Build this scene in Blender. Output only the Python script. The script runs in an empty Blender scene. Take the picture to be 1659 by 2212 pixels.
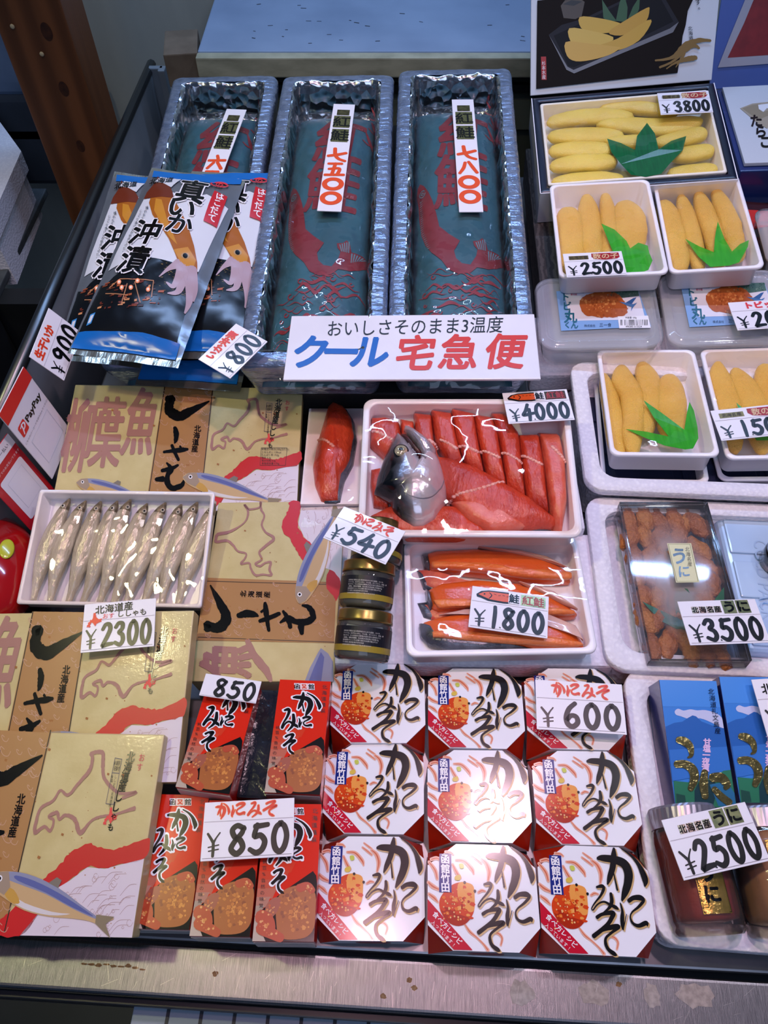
import bpy, bmesh, math, random
from mathutils import Vector, Matrix, noise
from mathutils.geometry import tessellate_polygon
random.seed(7)
R = math.radians
S = bpy.context.scene
COL = S.collection

# ------------------------------------------------------------------ camera, world, lights
cd = bpy.data.cameras.new('camera'); cam = bpy.data.objects.new('camera', cd); COL.objects.link(cam)
cam.location = (0, 0, .6885); cam.rotation_euler = (R(35.5), 0, 0)
cd.sensor_fit = 'VERTICAL'; cd.sensor_height = 36; cd.lens = 1600/2212*36; cd.clip_start = .02; cd.clip_end = 30
S.camera = cam
S.view_settings.view_transform = 'Standard'; S.view_settings.look = 'None'
S.view_settings.gamma = 1; S.view_settings.use_curve_mapping = False
S.view_settings.exposure = -0.28
S.cycles.transparent_max_bounces = 24

w = bpy.data.worlds.new('world'); S.world = w; w.use_nodes = True
w.node_tree.nodes['Background'].inputs[0].default_value = (.10, .16, .30, 1)
w.node_tree.nodes['Background'].inputs[1].default_value = .36

def lamp(name, kind, loc, energy, color, size=.1, size_y=None, target=None, spot=None):
    l = bpy.data.lights.new(name, kind); l.energy = energy; l.color = color
    if kind == 'AREA':
        l.shape = 'RECTANGLE' if size_y else 'DISK'; l.size = size
        if size_y: l.size_y = size_y
    else:
        l.shadow_soft_size = size
    if kind == 'SPOT': l.spot_size = R(spot or 90); l.spot_blend = .7
    o = bpy.data.objects.new(name, l); COL.objects.link(o); o.location = loc
    if target is not None:
        o.rotation_euler = (Vector(target)-Vector(loc)).to_track_quat('-Z', 'Y').to_euler()
    return o
lamp('pink_bulb', 'SPOT', (.16, .62, 1.85), 44, (1, .64, .76), .045, target=(.08, .22, 0), spot=75)
lamp('yellow_bulb', 'SPOT', (-.78, .40, 1.58), 26, (1, .93, .50), .045, target=(-.22, .35, 0), spot=75)
lamp('wall_fill_spot', 'SPOT', (-.62, .75, 1.6), 7, (1, .93, .78), .05, target=(-.48, 1.45, .1), spot=50)  # added fill spot that brightens the wall at the back left
lamp('white_bulb', 'SPOT', (.75, .55, 1.75), 20, (.90, .86, 1), .045, target=(.36, .45, 0), spot=80)
lamp('rose_bulb', 'SPOT', (-.12, .16, 1.7), 12, (1, .55, .62), .06, target=(0, .2, 0), spot=80)
lamp('blue_tube', 'AREA', (.15, 1.47, 1.70), 21, (.38, .58, 1), 1.7, .03, target=(.05, .75, 0))
lamp('blue_front_fill', 'AREA', (.25, -1.3, 2.1), 16, (.56, .68, 1), 1.6, 1.0, target=(.1, .6, 0))  # unseen blue fill added behind the camera, clear of the box-top reflections

# ------------------------------------------------------------------ materials
def lin(h):
    if not isinstance(h, str): return h if len(h) == 4 else (*h, 1)
    h = h.lstrip('#'); c = [int(h[i:i+2], 16)/255 for i in (0, 2, 4)]
    return tuple((x/12.92 if x <= .04045 else ((x+.055)/1.055)**2.4) for x in c)+(1,)
_M = {}
def mat(name, c1, c2=None, rough=.5, metal=0, scale=40, bump=0, bscale=200, coat=0, sss=0, aniso=None, stretch=(1, 1, 1),
        detail=4, kind='noise', spec=.5, lo=.35, hi=.65, bkind='noise', bstretch=(1, 1, 1), emit=None):
    if name in _M: return _M[name]
    m = bpy.data.materials.new(name); m.use_nodes = True; nt = m.node_tree; N = nt.nodes; L = nt.links
    b = N['Principled BSDF']; b.inputs['Roughness'].default_value = rough; b.inputs['Metallic'].default_value = metal
    b.inputs['Specular IOR Level'].default_value = spec
    b.inputs['Base Color'].default_value = lin(c1)
    if coat: b.inputs['Coat Weight'].default_value = coat; b.inputs['Coat Roughness'].default_value = .06
    if sss:
        b.inputs['Subsurface Weight'].default_value = sss; b.inputs['Subsurface Radius'].default_value = (.006, .003, .0015); b.inputs['Subsurface Scale'].default_value = 1
    tc = N.new('ShaderNodeTexCoord')
    def tex(kind, sc, st):
        mp = N.new('ShaderNodeMapping'); mp.inputs['Scale'].default_value = st; L.new(tc.outputs['Object'], mp.inputs[0])
        if kind == 'voronoi':
            t = N.new('ShaderNodeTexVoronoi'); t.inputs['Scale'].default_value = sc; o = t.outputs['Distance']
        elif kind == 'wave':
            t = N.new('ShaderNodeTexWave'); t.inputs['Scale'].default_value = sc; t.inputs['Distortion'].default_value = 6; t.inputs['Detail'].default_value = 3; t.inputs['Detail Scale'].default_value = 1.5; o = t.outputs['Fac']
        else:
            t = N.new('ShaderNodeTexNoise'); t.inputs['Scale'].default_value = sc; t.inputs['Detail'].default_value = detail; o = t.outputs['Fac']
        L.new(mp.outputs[0], t.inputs['Vector']); return o
    if c2 is not None:
        r = N.new('ShaderNodeValToRGB'); r.color_ramp.elements[0].position = lo; r.color_ramp.elements[1].position = hi
        r.color_ramp.elements[0].color = lin(c1); r.color_ramp.elements[1].color = lin(c2)
        L.new(tex(kind, scale, stretch), r.inputs[0]); L.new(r.outputs[0], b.inputs['Base Color'])
    if bump:
        bp = N.new('ShaderNodeBump'); bp.inputs['Strength'].default_value = min(1, bump); bp.inputs['Distance'].default_value = .002*max(1, bump)
        L.new(tex(bkind, bscale, bstretch), bp.inputs['Height']); L.new(bp.outputs[0], b.inputs['Normal'])
        if coat: L.new(bp.outputs[0], b.inputs['Coat Normal'])
    _M[name] = m; return m
def ink(c, rough=.35, **k):
    return mat('print_'+c.lstrip('#')+'_%d' % int(rough*100), c, rough=rough, **k)
def film(name, tint='#ffffff', haze=0.0, bump=.3, bscale=60, rough=.04, gloss=1.0, bstretch=(1, 1, 1)):
    if name in _M: return _M[name]
    m = bpy.data.materials.new(name); m.use_nodes = True; nt = m.node_tree; N = nt.nodes; L = nt.links; N.clear()
    out = N.new('ShaderNodeOutputMaterial'); tr = N.new('ShaderNodeBsdfTransparent'); tr.inputs[0].default_value = lin(tint)
    gl = N.new('ShaderNodeBsdfGlossy'); gl.inputs['Roughness'].default_value = rough; gl.inputs[0].default_value = (gloss, gloss, gloss, 1)
    fr = N.new('ShaderNodeFresnel'); fr.inputs[0].default_value = 1.42
    mx = N.new('ShaderNodeMixShader'); base = tr.outputs[0]
    if haze:
        df = N.new('ShaderNodeBsdfDiffuse'); df.inputs[0].default_value = lin('#eef0f4')
        m2 = N.new('ShaderNodeMixShader'); m2.inputs[0].default_value = haze; L.new(tr.outputs[0], m2.inputs[1]); L.new(df.outputs[0], m2.inputs[2]); base = m2.outputs[0]
    L.new(fr.outputs[0], mx.inputs[0]); L.new(base, mx.inputs[1]); L.new(gl.outputs[0], mx.inputs[2]); L.new(mx.outputs[0], out.inputs[0])
    if bump:
        tc = N.new('ShaderNodeTexCoord'); mp = N.new('ShaderNodeMapping'); mp.inputs['Scale'].default_value = bstretch; L.new(tc.outputs['Object'], mp.inputs[0])
        t = N.new('ShaderNodeTexNoise'); t.inputs['Scale'].default_value = bscale; t.inputs['Detail'].default_value = 2; L.new(mp.outputs[0], t.inputs['Vector'])
        bp = N.new('ShaderNodeBump'); bp.inputs['Strength'].default_value = bump; bp.inputs['Distance'].default_value = .004
        L.new(t.outputs['Fac'], bp.inputs['Height']); L.new(bp.outputs[0], gl.inputs['Normal']); L.new(bp.outputs[0], fr.inputs['Normal'])
    _M[name] = m; return m

# ------------------------------------------------------------------ objects
def pose(p):
    x, y, z, yaw, tx, ty = p[:6]
    return Matrix.Translation((x, y, z)) @ Matrix.Rotation(R(yaw), 4, 'Z') @ Matrix.Rotation(R(tx), 4, 'X') @ Matrix.Rotation(R(ty), 4, 'Y')
def tag(o, label=None, cat=None, group=None, kind=None):
    if label: o['label'] = label
    if cat: o['category'] = cat
    if group: o['group'] = group
    if kind: o['kind'] = kind
    return o
def thing(name, label, cat, M, group=None):
    o = bpy.data.objects.new(name, None); COL.objects.link(o); o.empty_display_size = .02
    o.matrix_world = M if isinstance(M, Matrix) else pose(M)
    return tag(o, label, cat, group)
def place(o, M):
    o.matrix_world = M if isinstance(M, Matrix) else pose(M); return o
def copy_tree(o, label, M, parent=None, group=None, skip=()):
    c = o.copy(); COL.objects.link(c)
    if parent is None:
        c.matrix_world = M if isinstance(M, Matrix) else pose(M)
        c['label'] = label
        if group: c['group'] = group
    else:
        c.parent = parent; c.matrix_parent_inverse = o.matrix_parent_inverse.copy(); c.matrix_basis = o.matrix_basis.copy()
    for ch in list(o.children):
        if ch.name.split('.')[0] in skip: continue
        copy_tree(ch, None, None, c)
    return c

class MB:
    def __init__(s): s.bm = bmesh.new(); s.mats = []
    def mi(s, m):
        if m not in s.mats: s.mats.append(m)
        return s.mats.index(m)
    def face(s, vs, m, smooth=False):
        try: f = s.bm.faces.new(vs)
        except ValueError: return None
        f.material_index = s.mi(m); f.smooth = smooth; return f
    def box(s, sx, sy, sz, c=(0, 0, 0), m=None, bev=0, rot=None, seg=2):
        b = bmesh.new(); bmesh.ops.create_cube(b, size=1)
        for v in b.verts: v.co = Vector((v.co.x*sx, v.co.y*sy, v.co.z*sz))
        if bev: bmesh.ops.bevel(b, geom=b.edges[:], offset=bev, segments=seg, affect='EDGES', profile=.6)
        T = Matrix.Translation(c) @ (rot.to_4x4() if rot else Matrix.Identity(4))
        s.merge(b, m, T, smooth=False)
    def merge(s, b, m, T=Matrix.Identity(4), smooth=False):
        mp = {v: s.bm.verts.new(T @ v.co) for v in b.verts}
        for f in b.faces: s.face([mp[v] for v in f.verts], m, smooth)
        b.free()
    def prism(s, pts, z0, z1, m, mtop=None, taper=1.0, cap_bottom=True):
        n = len(pts); lo = [s.bm.verts.new((x, y, z0)) for x, y in pts]; hi = [s.bm.verts.new((x*taper, y*taper, z1)) for x, y in pts]
        for i in range(n): s.face([lo[i], lo[(i+1) % n], hi[(i+1) % n], hi[i]], m)
        tri = tessellate_polygon([[Vector((x, y, 0)) for x, y in pts]])
        for t in tri:
            f = s.face([hi[i] for i in t], mtop or m)
            if f is not None: 
                f.normal_update()
                if f.normal.z < 0: f.normal_flip()
            if cap_bottom: s.face([lo[i] for i in t], m)
    def loft(s, rings, m, cap=True, closed=True, smooth=True, mf=None):
        V = [[s.bm.verts.new(p) for p in r] for r in rings]; n = len(rings[0])
        for a in range(len(V)-1):
            for i in range(n if closed else n-1):
                j = (i+1) % n
                s.face([V[a][i], V[a][j], V[a+1][j], V[a+1][i]], mf(a, i) if mf else m, smooth)
        if cap:
            if cap != 'end': s.face(V[0][::-1], mf(-1, 0) if mf else m, False)
            s.face(V[-1], mf(-2, 0) if mf else m, False)
        return V
    def tube(s, pts, r, m, n=8, cap=True):
        rings = []
        for i, p in enumerate(pts):
            p = Vector(p); a = Vector(pts[max(0, i-1)]); b = Vector(pts[min(len(pts)-1, i+1)]); t = (b-a).normalized()
            u = t.cross(Vector((0, 0, 1)));
            if u.length < 1e-4: u = t.cross(Vector((1, 0, 0)))
            u.normalize(); v = u.cross(t); rr = r[i] if hasattr(r, '__len__') else r
            rings.append([p+u*math.cos(k*2*math.pi/n)*rr+v*math.sin(k*2*math.pi/n)*rr for k in range(n)])
        s.loft(rings, m, cap)
    def lathe(s, prof, m, n=40, axis='Z', mf=None, arc=None):
        rings = []
        for r, z in prof: rings.append([Vector((r*math.cos(2*math.pi*k/n), r*math.sin(2*math.pi*k/n), z)) for k in range(n)])
        s.loft(rings, m, cap=True, mf=mf)
    def ball(s, c, r, m, sc=(1, 1, 1), sub=2):
        b = bmesh.new(); bmesh.ops.create_icosphere(b, subdivisions=sub, radius=1)
        s.merge(b, m, Matrix.Translation(c) @ Matrix.Diagonal((r*sc[0], r*sc[1], r*sc[2], 1)), True)
    def build(s, name, parent=None, fix=True):
        if fix: bmesh.ops.recalc_face_normals(s.bm, faces=s.bm.faces[:])
        me = bpy.data.meshes.new(name); s.bm.to_mesh(me); s.bm.free()
        for m in s.mats: me.materials.append(m)
        o = bpy.data.objects.new(name, me); COL.objects.link(o)
        if parent is not None: o.parent = parent
        return o

def rrect(w, d, r, n=6):
    out = []
    for cx, cy, a0 in ((w/2-r, d/2-r, 0), (-w/2+r, d/2-r, 90), (-w/2+r, -d/2+r, 180), (w/2-r, -d/2+r, 270)):
        for k in range(n+1):
            a = R(a0+90*k/n); out.append((cx+r*math.cos(a), cy+r*math.sin(a)))
    return out
def tray(name, w, d, h, m, parent, r=.012, rim=.005, wall=.0015, taper=.9, floor=.002, lip=.003, center=True):
    """open tray, rim top at z=0, base at z=-h"""
    b = MB(); R3 = lambda W, D, rr, z: [Vector((x, y, z)) for x, y in rrect(W, D, rr)]
    rings = [R3(w*taper-.004, d*taper-.004, r*.8, -h), R3(w*taper, d*taper, r*.8, -h+.002), R3(w-2*rim+.001, d-2*rim+.001, r*.9, -lip*1.3),
             R3(w-.001, d-.001, r, -lip*1.2), R3(w, d, r, -lip), R3(w, d, r, -.0008), R3(w-.0016, d-.0016, r, 0), R3(w-2*rim+.0012, d-2*rim+.0012, r*.9, 0), R3(w-2*rim, d-2*rim, r*.9, -.001),
             R3(w*taper-2*wall, d*taper-2*wall, r*.75, -h+floor+.002), R3(w*taper-2*wall-.004, d*taper-2*wall-.004, r*.7, -h+floor)]
    b.loft(rings, m, True); return b.build(name, parent)
def sheet(name, w, d, m, parent, hf=None, nx=24, ny=24, r=0, edge=.0, thick=0):
    """thin film sheet, slightly sagging, hf(u,v) gives height (u,v in metres)"""
    b = MB(); V = []
    for j in range(ny+1):
        row = []
        for i in range(nx+1):
            x = (i/nx-.5)*w; y = (j/ny-.5)*d
            row.append(b.bm.verts.new((x, y, hf(x, y) if hf else 0)))
        V.append(row)
    for j in range(ny):
        for i in range(nx): b.face([V[j][i], V[j][i+1], V[j+1][i+1], V[j+1][i]], m, True)
    return b.build(name, parent, fix=False)
def cr(pts, n=6, closed=False):
    out = []; N = len(pts); dim = len(pts[0])
    for i in range(N if closed else N-1):
        p0 = pts[(i-1) % N] if (closed or i > 0) else pts[0]; p1 = pts[i]; p2 = pts[(i+1) % N]; p3 = pts[(i+2) % N] if (closed or i+2 < N) else pts[-1]
        for k in range(n):
            t = k/n
            out.append(tuple(.5*((2*p1[a])+(-p0[a]+p2[a])*t+(2*p0[a]-5*p1[a]+4*p2[a]-p3[a])*t*t+(-p0[a]+3*p1[a]-3*p2[a]+p3[a])*t**3) for a in range(dim)))
    if not closed: out.append(tuple(pts[-1]))
    return out

# ------------------------------------------------------------------ printed artwork
_G = {}
def glyphs(s, bold=0):
    k = (s, bold)
    if k in _G: return _G[k]
    cu = bpy.data.curves.new('t', 'FONT'); cu.body = s; cu.size = 1; cu.offset = bold; cu.resolution_u = 3; cu.fill_mode = 'FRONT'
    ob = bpy.data.objects.new('t', cu); COL.objects.link(ob)
    dg = bpy.context.evaluated_depsgraph_get(); me = bpy.data.meshes.new_from_object(ob.evaluated_get(dg))
    vs = [(v.co.x, v.co.y) for v in me.vertices]; fs = [tuple(p.vertices) for p in me.polygons]
    bpy.data.meshes.remove(me); bpy.data.objects.remove(ob); bpy.data.curves.remove(cu)
    if not vs: vs = [(0, 0)]
    bb = (min(v[0] for v in vs), max(v[0] for v in vs), min(v[1] for v in vs), max(v[1] for v in vs))
    _G[k] = (vs, fs, bb); return _G[k]
def homography(q):
    A = []; B = []
    for (x, y), (u, v) in zip(q, ((0, 0), (1, 0), (1, 1), (0, 1))):
        A.append([x, y, 1, 0, 0, 0, -u*x, -u*y]); B.append(u)
        A.append([0, 0, 0, x, y, 1, -v*x, -v*y]); B.append(v)
    n = 8
    for i in range(n):
        p = max(range(i, n), key=lambda r: abs(A[r][i])); A[i], A[p] = A[p], A[i]; B[i], B[p] = B[p], B[i]
        for r in range(n):
            if r != i and A[r][i]:
                f = A[r][i]/A[i][i]; A[r] = [a-f*b for a, b in zip(A[r], A[i])]; B[r] -= f*B[i]
    return [B[i]/A[i][i] for i in range(n)]+[1]
class Art:
    """flat print in the design's own drawing units (y down); quad = the four corners of the printed face in those units"""
    def __init__(s, w, d, quad, hf=None, eps=.0003, step=.00015, clip=None, off=(0, 0)):
        s.off = off
        s.w, s.d, s.h, s.hf, s.eps, s.step = w, d, homography(quad), hf, eps, step; s.parts = {}; s.clip = clip
        q = quad; s.sc = w/((math.dist(q[0], q[1])+math.dist(q[2], q[3]))/2)
    def P(s, x, y):
        h = s.h; k = h[6]*x+h[7]*y+1
        return ((h[0]*x+h[1]*y+h[2])/k-.5)*s.w+s.off[0], (.5-(h[3]*x+h[4]*y+h[5])/k)*s.d+s.off[1]
    def add(s, part, vs, fs, m, layer): s.parts.setdefault(part, []).append((vs, fs, m, layer))
    def poly(s, part, pts, m, layer=1, smooth=0, jit=0, clip=True):
        if smooth: pts = cr(pts, smooth, True)
        if jit:
            pts = cr(pts, 5, True) if not smooth else pts
            pts = [(x+random.uniform(-jit, jit), y+random.uniform(-jit, jit)) for x, y in pts]
        L = [s.P(*p) for p in pts]
        if s.clip: L = [(min(max(x, s.clip[0]), s.clip[1]), min(max(y, s.clip[2]), s.clip[3])) for x, y in L]
        L = [q for i, q in enumerate(L) if math.dist(q, L[i-1]) > 1e-6]
        s.add(part, L, [tuple(t) for t in tessellate_polygon([[Vector((x, y, 0)) for x, y in L]])], m, layer)
    def rect(s, part, x0, y0, x1, y1, m, layer=1): s.poly(part, [(x0, y0), (x1, y0), (x1, y1), (x0, y1)], m, layer)
    def stroke(s, part, pts, m, layer=1, grow=0, n=6, off=(0, 0), f=None, closed=False, rough=0):
        """brush stroke: (x, y, full width) points"""
        c = cr(pts, n, closed) if len(pts) > 2 else list(pts)
        c = [(p[0]+off[0], p[1]+off[1], max(.5, p[2])+grow) for p in c]
        if closed: c.append(c[0])
        if grow and not closed:
            a, b = c[0], c[1]; dd = math.dist(a[:2], b[:2]) or 1; c[0] = (a[0]-(b[0]-a[0])/dd*grow/2, a[1]-(b[1]-a[1])/dd*grow/2, a[2])
            a, b = c[-1], c[-2]; dd = math.dist(a[:2], b[:2]) or 1; c[-1] = (a[0]-(b[0]-a[0])/dd*grow/2, a[1]-(b[1]-a[1])/dd*grow/2, a[2])
        vs = []; fs = []
        for i, p in enumerate(c):
            a = c[max(0, i-1)]; b = c[min(len(c)-1, i+1)]
            if closed and i in (0, len(c)-1): a, b = c[-2], c[1]
            dx, dy = b[0]-a[0], b[1]-a[1]; l = math.hypot(dx, dy) or 1; nx, ny = -dy/l, dx/l; wd = p[2]/2
            w1 = wd*(1+random.uniform(-rough, rough)); w2 = wd*(1+random.uniform(-rough, rough))
            vs += [(p[0]+nx*w1, p[1]+ny*w1), (p[0]-nx*w2, p[1]-ny*w2)]
            if i: fs.append((2*i-2, 2*i-1, 2*i+1, 2*i))
        if not closed:   # rounded ends
            for e, i in ((0, 1), (len(c)-1, len(c)-2)):
                p = c[e]; q = c[i]; l = math.dist(p[:2], q[:2]) or 1; dx, dy = (p[0]-q[0])/l, (p[1]-q[1])/l; r = p[2]/2; k0 = len(vs)
                vs += [(p[0]+r*(math.cos(t)*dy+math.sin(t)*dx*.8), p[1]+r*(-math.cos(t)*dx+math.sin(t)*dy*.8)) for t in [math.pi*k/5 for k in range(6)]]
                cap = vs[k0:]; del vs[k0:]
                if f: cap = [f(x, y) for x, y in cap]
                s.add(part, [s.P(*v) for v in cap], [tuple(range(6))], m, layer)
        if f: vs = [f(x, y) for x, y in vs]
        s.add(part, [s.P(*v) for v in vs], fs, m, layer)
    def glyph(s, part, name, x0, y0, x1, y1, m, layer=1, grow=0, off=(0, 0), rough=0):
        for st in BRUSH[name]:
            f = lambda x, y: (x0+(x1-x0)*x/100, y0+(y1-y0)*y/100)
            k = ((x1-x0)+(y1-y0))/200
            pts = [(*f(p[0], p[1]), p[2]*abs(k)) for p in st]
            s.stroke(part, pts, m, layer, grow, off=off, rough=rough)
    def text(s, part, t, x, y, size, m, layer=1, ang=0, bold=.0, sx=1, shear=0, anchor='c', vert=False, gap=1.0, slant=0, grow=None):
        """anchor 'c' centre or 'l' left; vertical text starts at its top centre"""
        ca, sa = math.cos(R(ang)), math.sin(R(ang))
        def put(ch, ox, oy, cx):
            if bold > .012:
                for q in range(6): put1(ch, ox+bold*size*.8*math.cos(q*1.047), oy+bold*size*.8*math.sin(q*1.047), cx)
            put1(ch, ox, oy, cx)
        def put1(ch, ox, oy, cx):
            vs, fs, bb = glyphs(ch, 0)
            mx = (bb[0]+bb[1])/2 if cx == 'c' else bb[0]; my = (bb[2]+bb[3])/2
            out = []
            for a, b in vs:
                a, b = (a-mx)*size*sx, -(b-my)*size; a -= shear*b; a, b = a+ox, b+oy
                out.append((x+a*ca-b*sa, y+a*sa+b*ca))
            s.add(part, [s.P(*v) for v in out], fs, m, layer)
        if vert:
            yy = 0
            for ch in t:
                if ch != ' ': put(ch, slant*yy, yy+size/2, 'c')
                yy += size*gap*(.55 if ch in 'っゃょゅ' else 1)
        else: put(t, 0, 0, anchor)
    def build(s, parent, part=None, name=None, label=None):
        res = []
        for pn, items in s.parts.items():
            if part and pn != part: continue
            b = MB(); cnt = {}; tot = {}
            for it in items: tot[it[3]] = tot.get(it[3], 0)+1
            for vs, fs, m, layer in items:
                cnt[layer] = cnt.get(layer, 0)+1; lift = cnt[layer]*min(4e-6, .85*s.step/tot[layer])
                t = bmesh.new(); V = [t.verts.new((x, y, 0)) for x, y in vs]
                for f in fs:
                    try: t.faces.new([V[i] for i in f])
                    except ValueError: pass
                if s.hf:
                    for _ in range(4):
                        es = [e for e in t.edges if e.calc_length() > .008]
                        if not es: break
                        bmesh.ops.subdivide_edges(t, edges=es, cuts=1, use_grid_fill=False)
                        bmesh.ops.triangulate(t, faces=[f for f in t.faces if len(f.verts) > 4])
                for f in t.faces:
                    f.normal_update()
                    if f.normal.z < 0: f.normal_flip()
                for v in t.verts: v.co.z = (s.hf(v.co.x, v.co.y) if s.hf else 0)+s.eps+layer*s.step+lift
                b.merge(t, m, smooth=bool(s.hf))
            o = b.build(name or pn, parent, fix=False); res.append(o)
        return res
# brush shapes, 100 x 100 boxes (x, y down, width)
BRUSH = {
 'ka': [[(2,20,6),(12,19,12),(35,21,15),(55,28,18),(62,45,18),(58,65,16),(50,82,13),(42,97,4)], [(38,0,5),(36,14,12),(31,35,12),(22,55,10),(16,68,3)], [(30,35,2),(33,60,3),(35,78,4)],
        [(54,0,2),(72,12,5),(85,28,8),(92,45,12),(95,58,12),(93,68,4)]],
 'ni': [[(6,20,3),(10,40,8),(6,62,13),(4,82,9),(6,88,3)], [(6,86,3),(24,48,2)], [(38,14,12),(55,6,13),(80,5,16),(90,12,10),(70,28,8),(45,42,5),(36,55,5),(42,70,8),(62,76,11),(90,68,13),(93,75,4)]],
 'mi': [[(30,8,7),(50,4,13),(54,14,11),(40,38,8),(18,62,5),(4,82,4),(8,88,4),(26,68,5),(50,58,7),(72,68,10),(90,76,13),(98,82,4)], [(78,28,10),(78,55,14),(66,78,10),(40,98,3)]],
 'so': [[(25,14,10),(45,6,9),(80,2,13),(76,12,12),(54,32,11),(6,58,12)], [(6,57,6),(40,42,10),(80,34,14),(95,34,10),(68,48,7),(48,60,7),(44,72,9),(50,86,10),(68,96,12),(76,99,4)]],
 'shi': [[(8,8,22),(18,4,16),(10,28,24),(14,52,28),(34,66,26),(60,46,20),(98,14,4)]],
 'dash': [[(40,2,26),(50,40,38),(46,80,28),(38,98,10)]],
 'ya': [[(2,52,12),(30,46,16),(70,40,22),(96,36,12)], [(66,20,10),(74,36,10)], [(34,14,14),(44,50,18),(60,96,14)]],
 'mo': [[(2,62,12),(22,60,20)], [(34,2,6),(48,24,16),(38,44,16),(36,72,20),(50,94,18),(78,84,16),(86,64,6)], [(20,30,12),(48,22,14),(68,10,8)]],
 '0': [[(52,4,12),(30,16,13),(18,48,13),(26,82,14),(48,96,13),(70,82,14),(82,46,13),(70,14,13),(50,4,11)]],
 '1': [[(46,6,11),(50,30,14),(46,70,14),(42,97,10)]],
 '2': [[(16,24,10),(34,8,12),(62,8,14),(74,26,15),(56,54,14),(20,92,12),(22,95,12),(55,90,14),(90,88,10)]],
 '3': [[(16,20,11),(36,6,12),(66,10,14),(66,30,14),(42,44,12),(70,56,14),(76,78,14),(54,95,13),(18,86,10)]],
 '4': [[(58,4,11),(34,40,12),(8,66,12),(48,64,13),(94,58,11)], [(66,34,12),(64,66,13),(58,97,10)]],
 '5': [[(88,6,10),(36,10,13)], [(40,8,11),(28,42,12),(58,40,13),(80,60,14),(68,86,14),(40,96,13),(12,86,9)]],
 '6': [[(66,4,10),(36,26,12),(20,60,14),(28,88,14),(54,95,13),(78,78,13),(72,56,12),(46,52,11),(24,70,10)]],
 '8': [[(78,14,11),(48,4,12),(24,18,13),(36,40,13),(66,54,14),(78,78,14),(50,96,14),(22,80,13),(40,54,12),(70,30,12),(78,14,10)]],
 '9': [[(76,22,11),(46,6,12),(20,26,13),(34,50,13),(68,42,12),(80,16,10),(74,50,13),(56,97,11)]],
 'yen': [[(8,6,9),(30,26,11),(48,44,12)], [(88,4,4),(66,24,5),(48,46,10)], [(48,44,12),(50,70,13),(50,98,12)], [(18,62,3),(84,54,3)], [(22,78,3),(84,72,3)]],
 'yenflat': [[(8,6,9),(30,26,11),(48,44,12)], [(88,4,4),(66,24,5),(48,46,10)], [(48,44,12),(50,70,13),(50,98,12)]],
 'dot': [[(40,40,30),(60,60,30)]],
 'nana': [[(4,60,12),(50,50,14),(96,36,12)], [(34,4,12),(40,50,13),(60,80,11),(96,96,10)]],
 'go': [[(14,8,10),(80,6,11)], [(48,8,11),(36,90,11)], [(20,48,10),(74,44,11),(66,90,11)], [(2,94,11),(98,90,11)]],
 'hachi': [[(36,14,10),(26,54,12),(4,94,9)], [(58,8,9),(78,50,12),(98,90,10)]],
 'roku': [[(44,2,10),(52,18,11)], [(4,38,11),(96,32,12)], [(34,54,10),(10,94,10)], [(60,52,10),(92,92,12)]],
}

# ------------------------------------------------------------------ common materials
STEEL = mat('brushed_steel', '#8f9092', '#747578', rough=.33, metal=1, scale=30, stretch=(60, 2, 2), bump=.12, bscale=160, bstretch=(14, 1, 1))
DARKST = mat('grey_sheet_metal', '#a2a8ab', '#90969a', rough=.42, metal=.2, scale=8, bump=.1, bscale=30)
FOAM = mat('white_styrofoam', '#f2eef2', '#e6e2e8', rough=.75, scale=220, kind='voronoi', lo=.1, hi=.6, bump=.35, bscale=260, bkind='voronoi')
PLAST = mat('white_plastic', '#f0eef2', rough=.28, coat=.2)
FILM = film('cling_film', bump=.25, bscale=24, rough=.03)
WRAP = film('wrinkled_wrap', haze=.02, bump=.9, bscale=34, rough=.05)
PAPER = mat('card_stock', '#f1eef2', rough=.32, coat=.25)
BLACK = ink('#0b0b0c', .17)
WHITE = ink('#f4f2f4', .2)
FOIL = mat('crumpled_foil', '#c3c7cb', rough=.2, metal=1, bump=1.6, bscale=70, bkind='voronoi')
FOILO = mat('film_over_foil', '#9aaac4', '#7b8dab', rough=.22, metal=.6, scale=90, bump=1.5, bscale=120, bstretch=(.35, 1, 1), coat=.6)

def struct(o): o['kind'] = 'structure'; return o

# ------------------------------------------------------------------ setting
b = MB(); b.box(4, 5, .05, (0, 1.2, -.80), mat('dark_wet_floor', '#1b1d20', '#111214', rough=.5, scale=6)); struct(b.build('floor'))
b = MB(); b.box(2.6, .03, 1.9, (-.30, 1.66, .15), mat('cream_panel', '#eee8d0', '#e0dac4', rough=.6, scale=5, bump=.1, bscale=15, stretch=(3, 3, .6)))
struct(b.build('wall_back'))
# timber post
b = MB()
WOOD = mat('stained_timber', '#7a4826', '#5c3418', rough=.5, kind='wave', scale=9, stretch=(1, 1, .06), lo=.1, hi=.95, bump=.15, bscale=30, bstretch=(4, 4, .3))
b.box(.104, .09, 1.7, (-.511, 1.245, .05), WOOD, .003)
t = thing('wooden_post', 'stained brown timber post with dark knots standing against the cream wall', 'post', Matrix.Identity(4))
o = b.build('timber', t)
for x, z, r in ((-.493, .215, .010), (-.496, .135, .009), (-.50, .045, .008)):
    kn = MB(); pts = [(x+r*.8*math.cos(a), z+r*1.25*math.sin(a)) for a in [2*math.pi*k/16 for k in range(16)]]
    kn.face([kn.bm.verts.new((p[0], 1.1996, p[1])) for p in pts], mat('knot', '#35190b', '#4a2610', rough=.5, scale=120)); kn.build('knot', t)
for x, z in ((-.540, .222), (-.511, .185)): nl = MB(); nl.ball((x, 1.199, z), .0035, mat('filler_plug', '#c9b58e', rough=.5), (1, .4, 1)); nl.build('filled_nail_hole', t)

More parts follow.
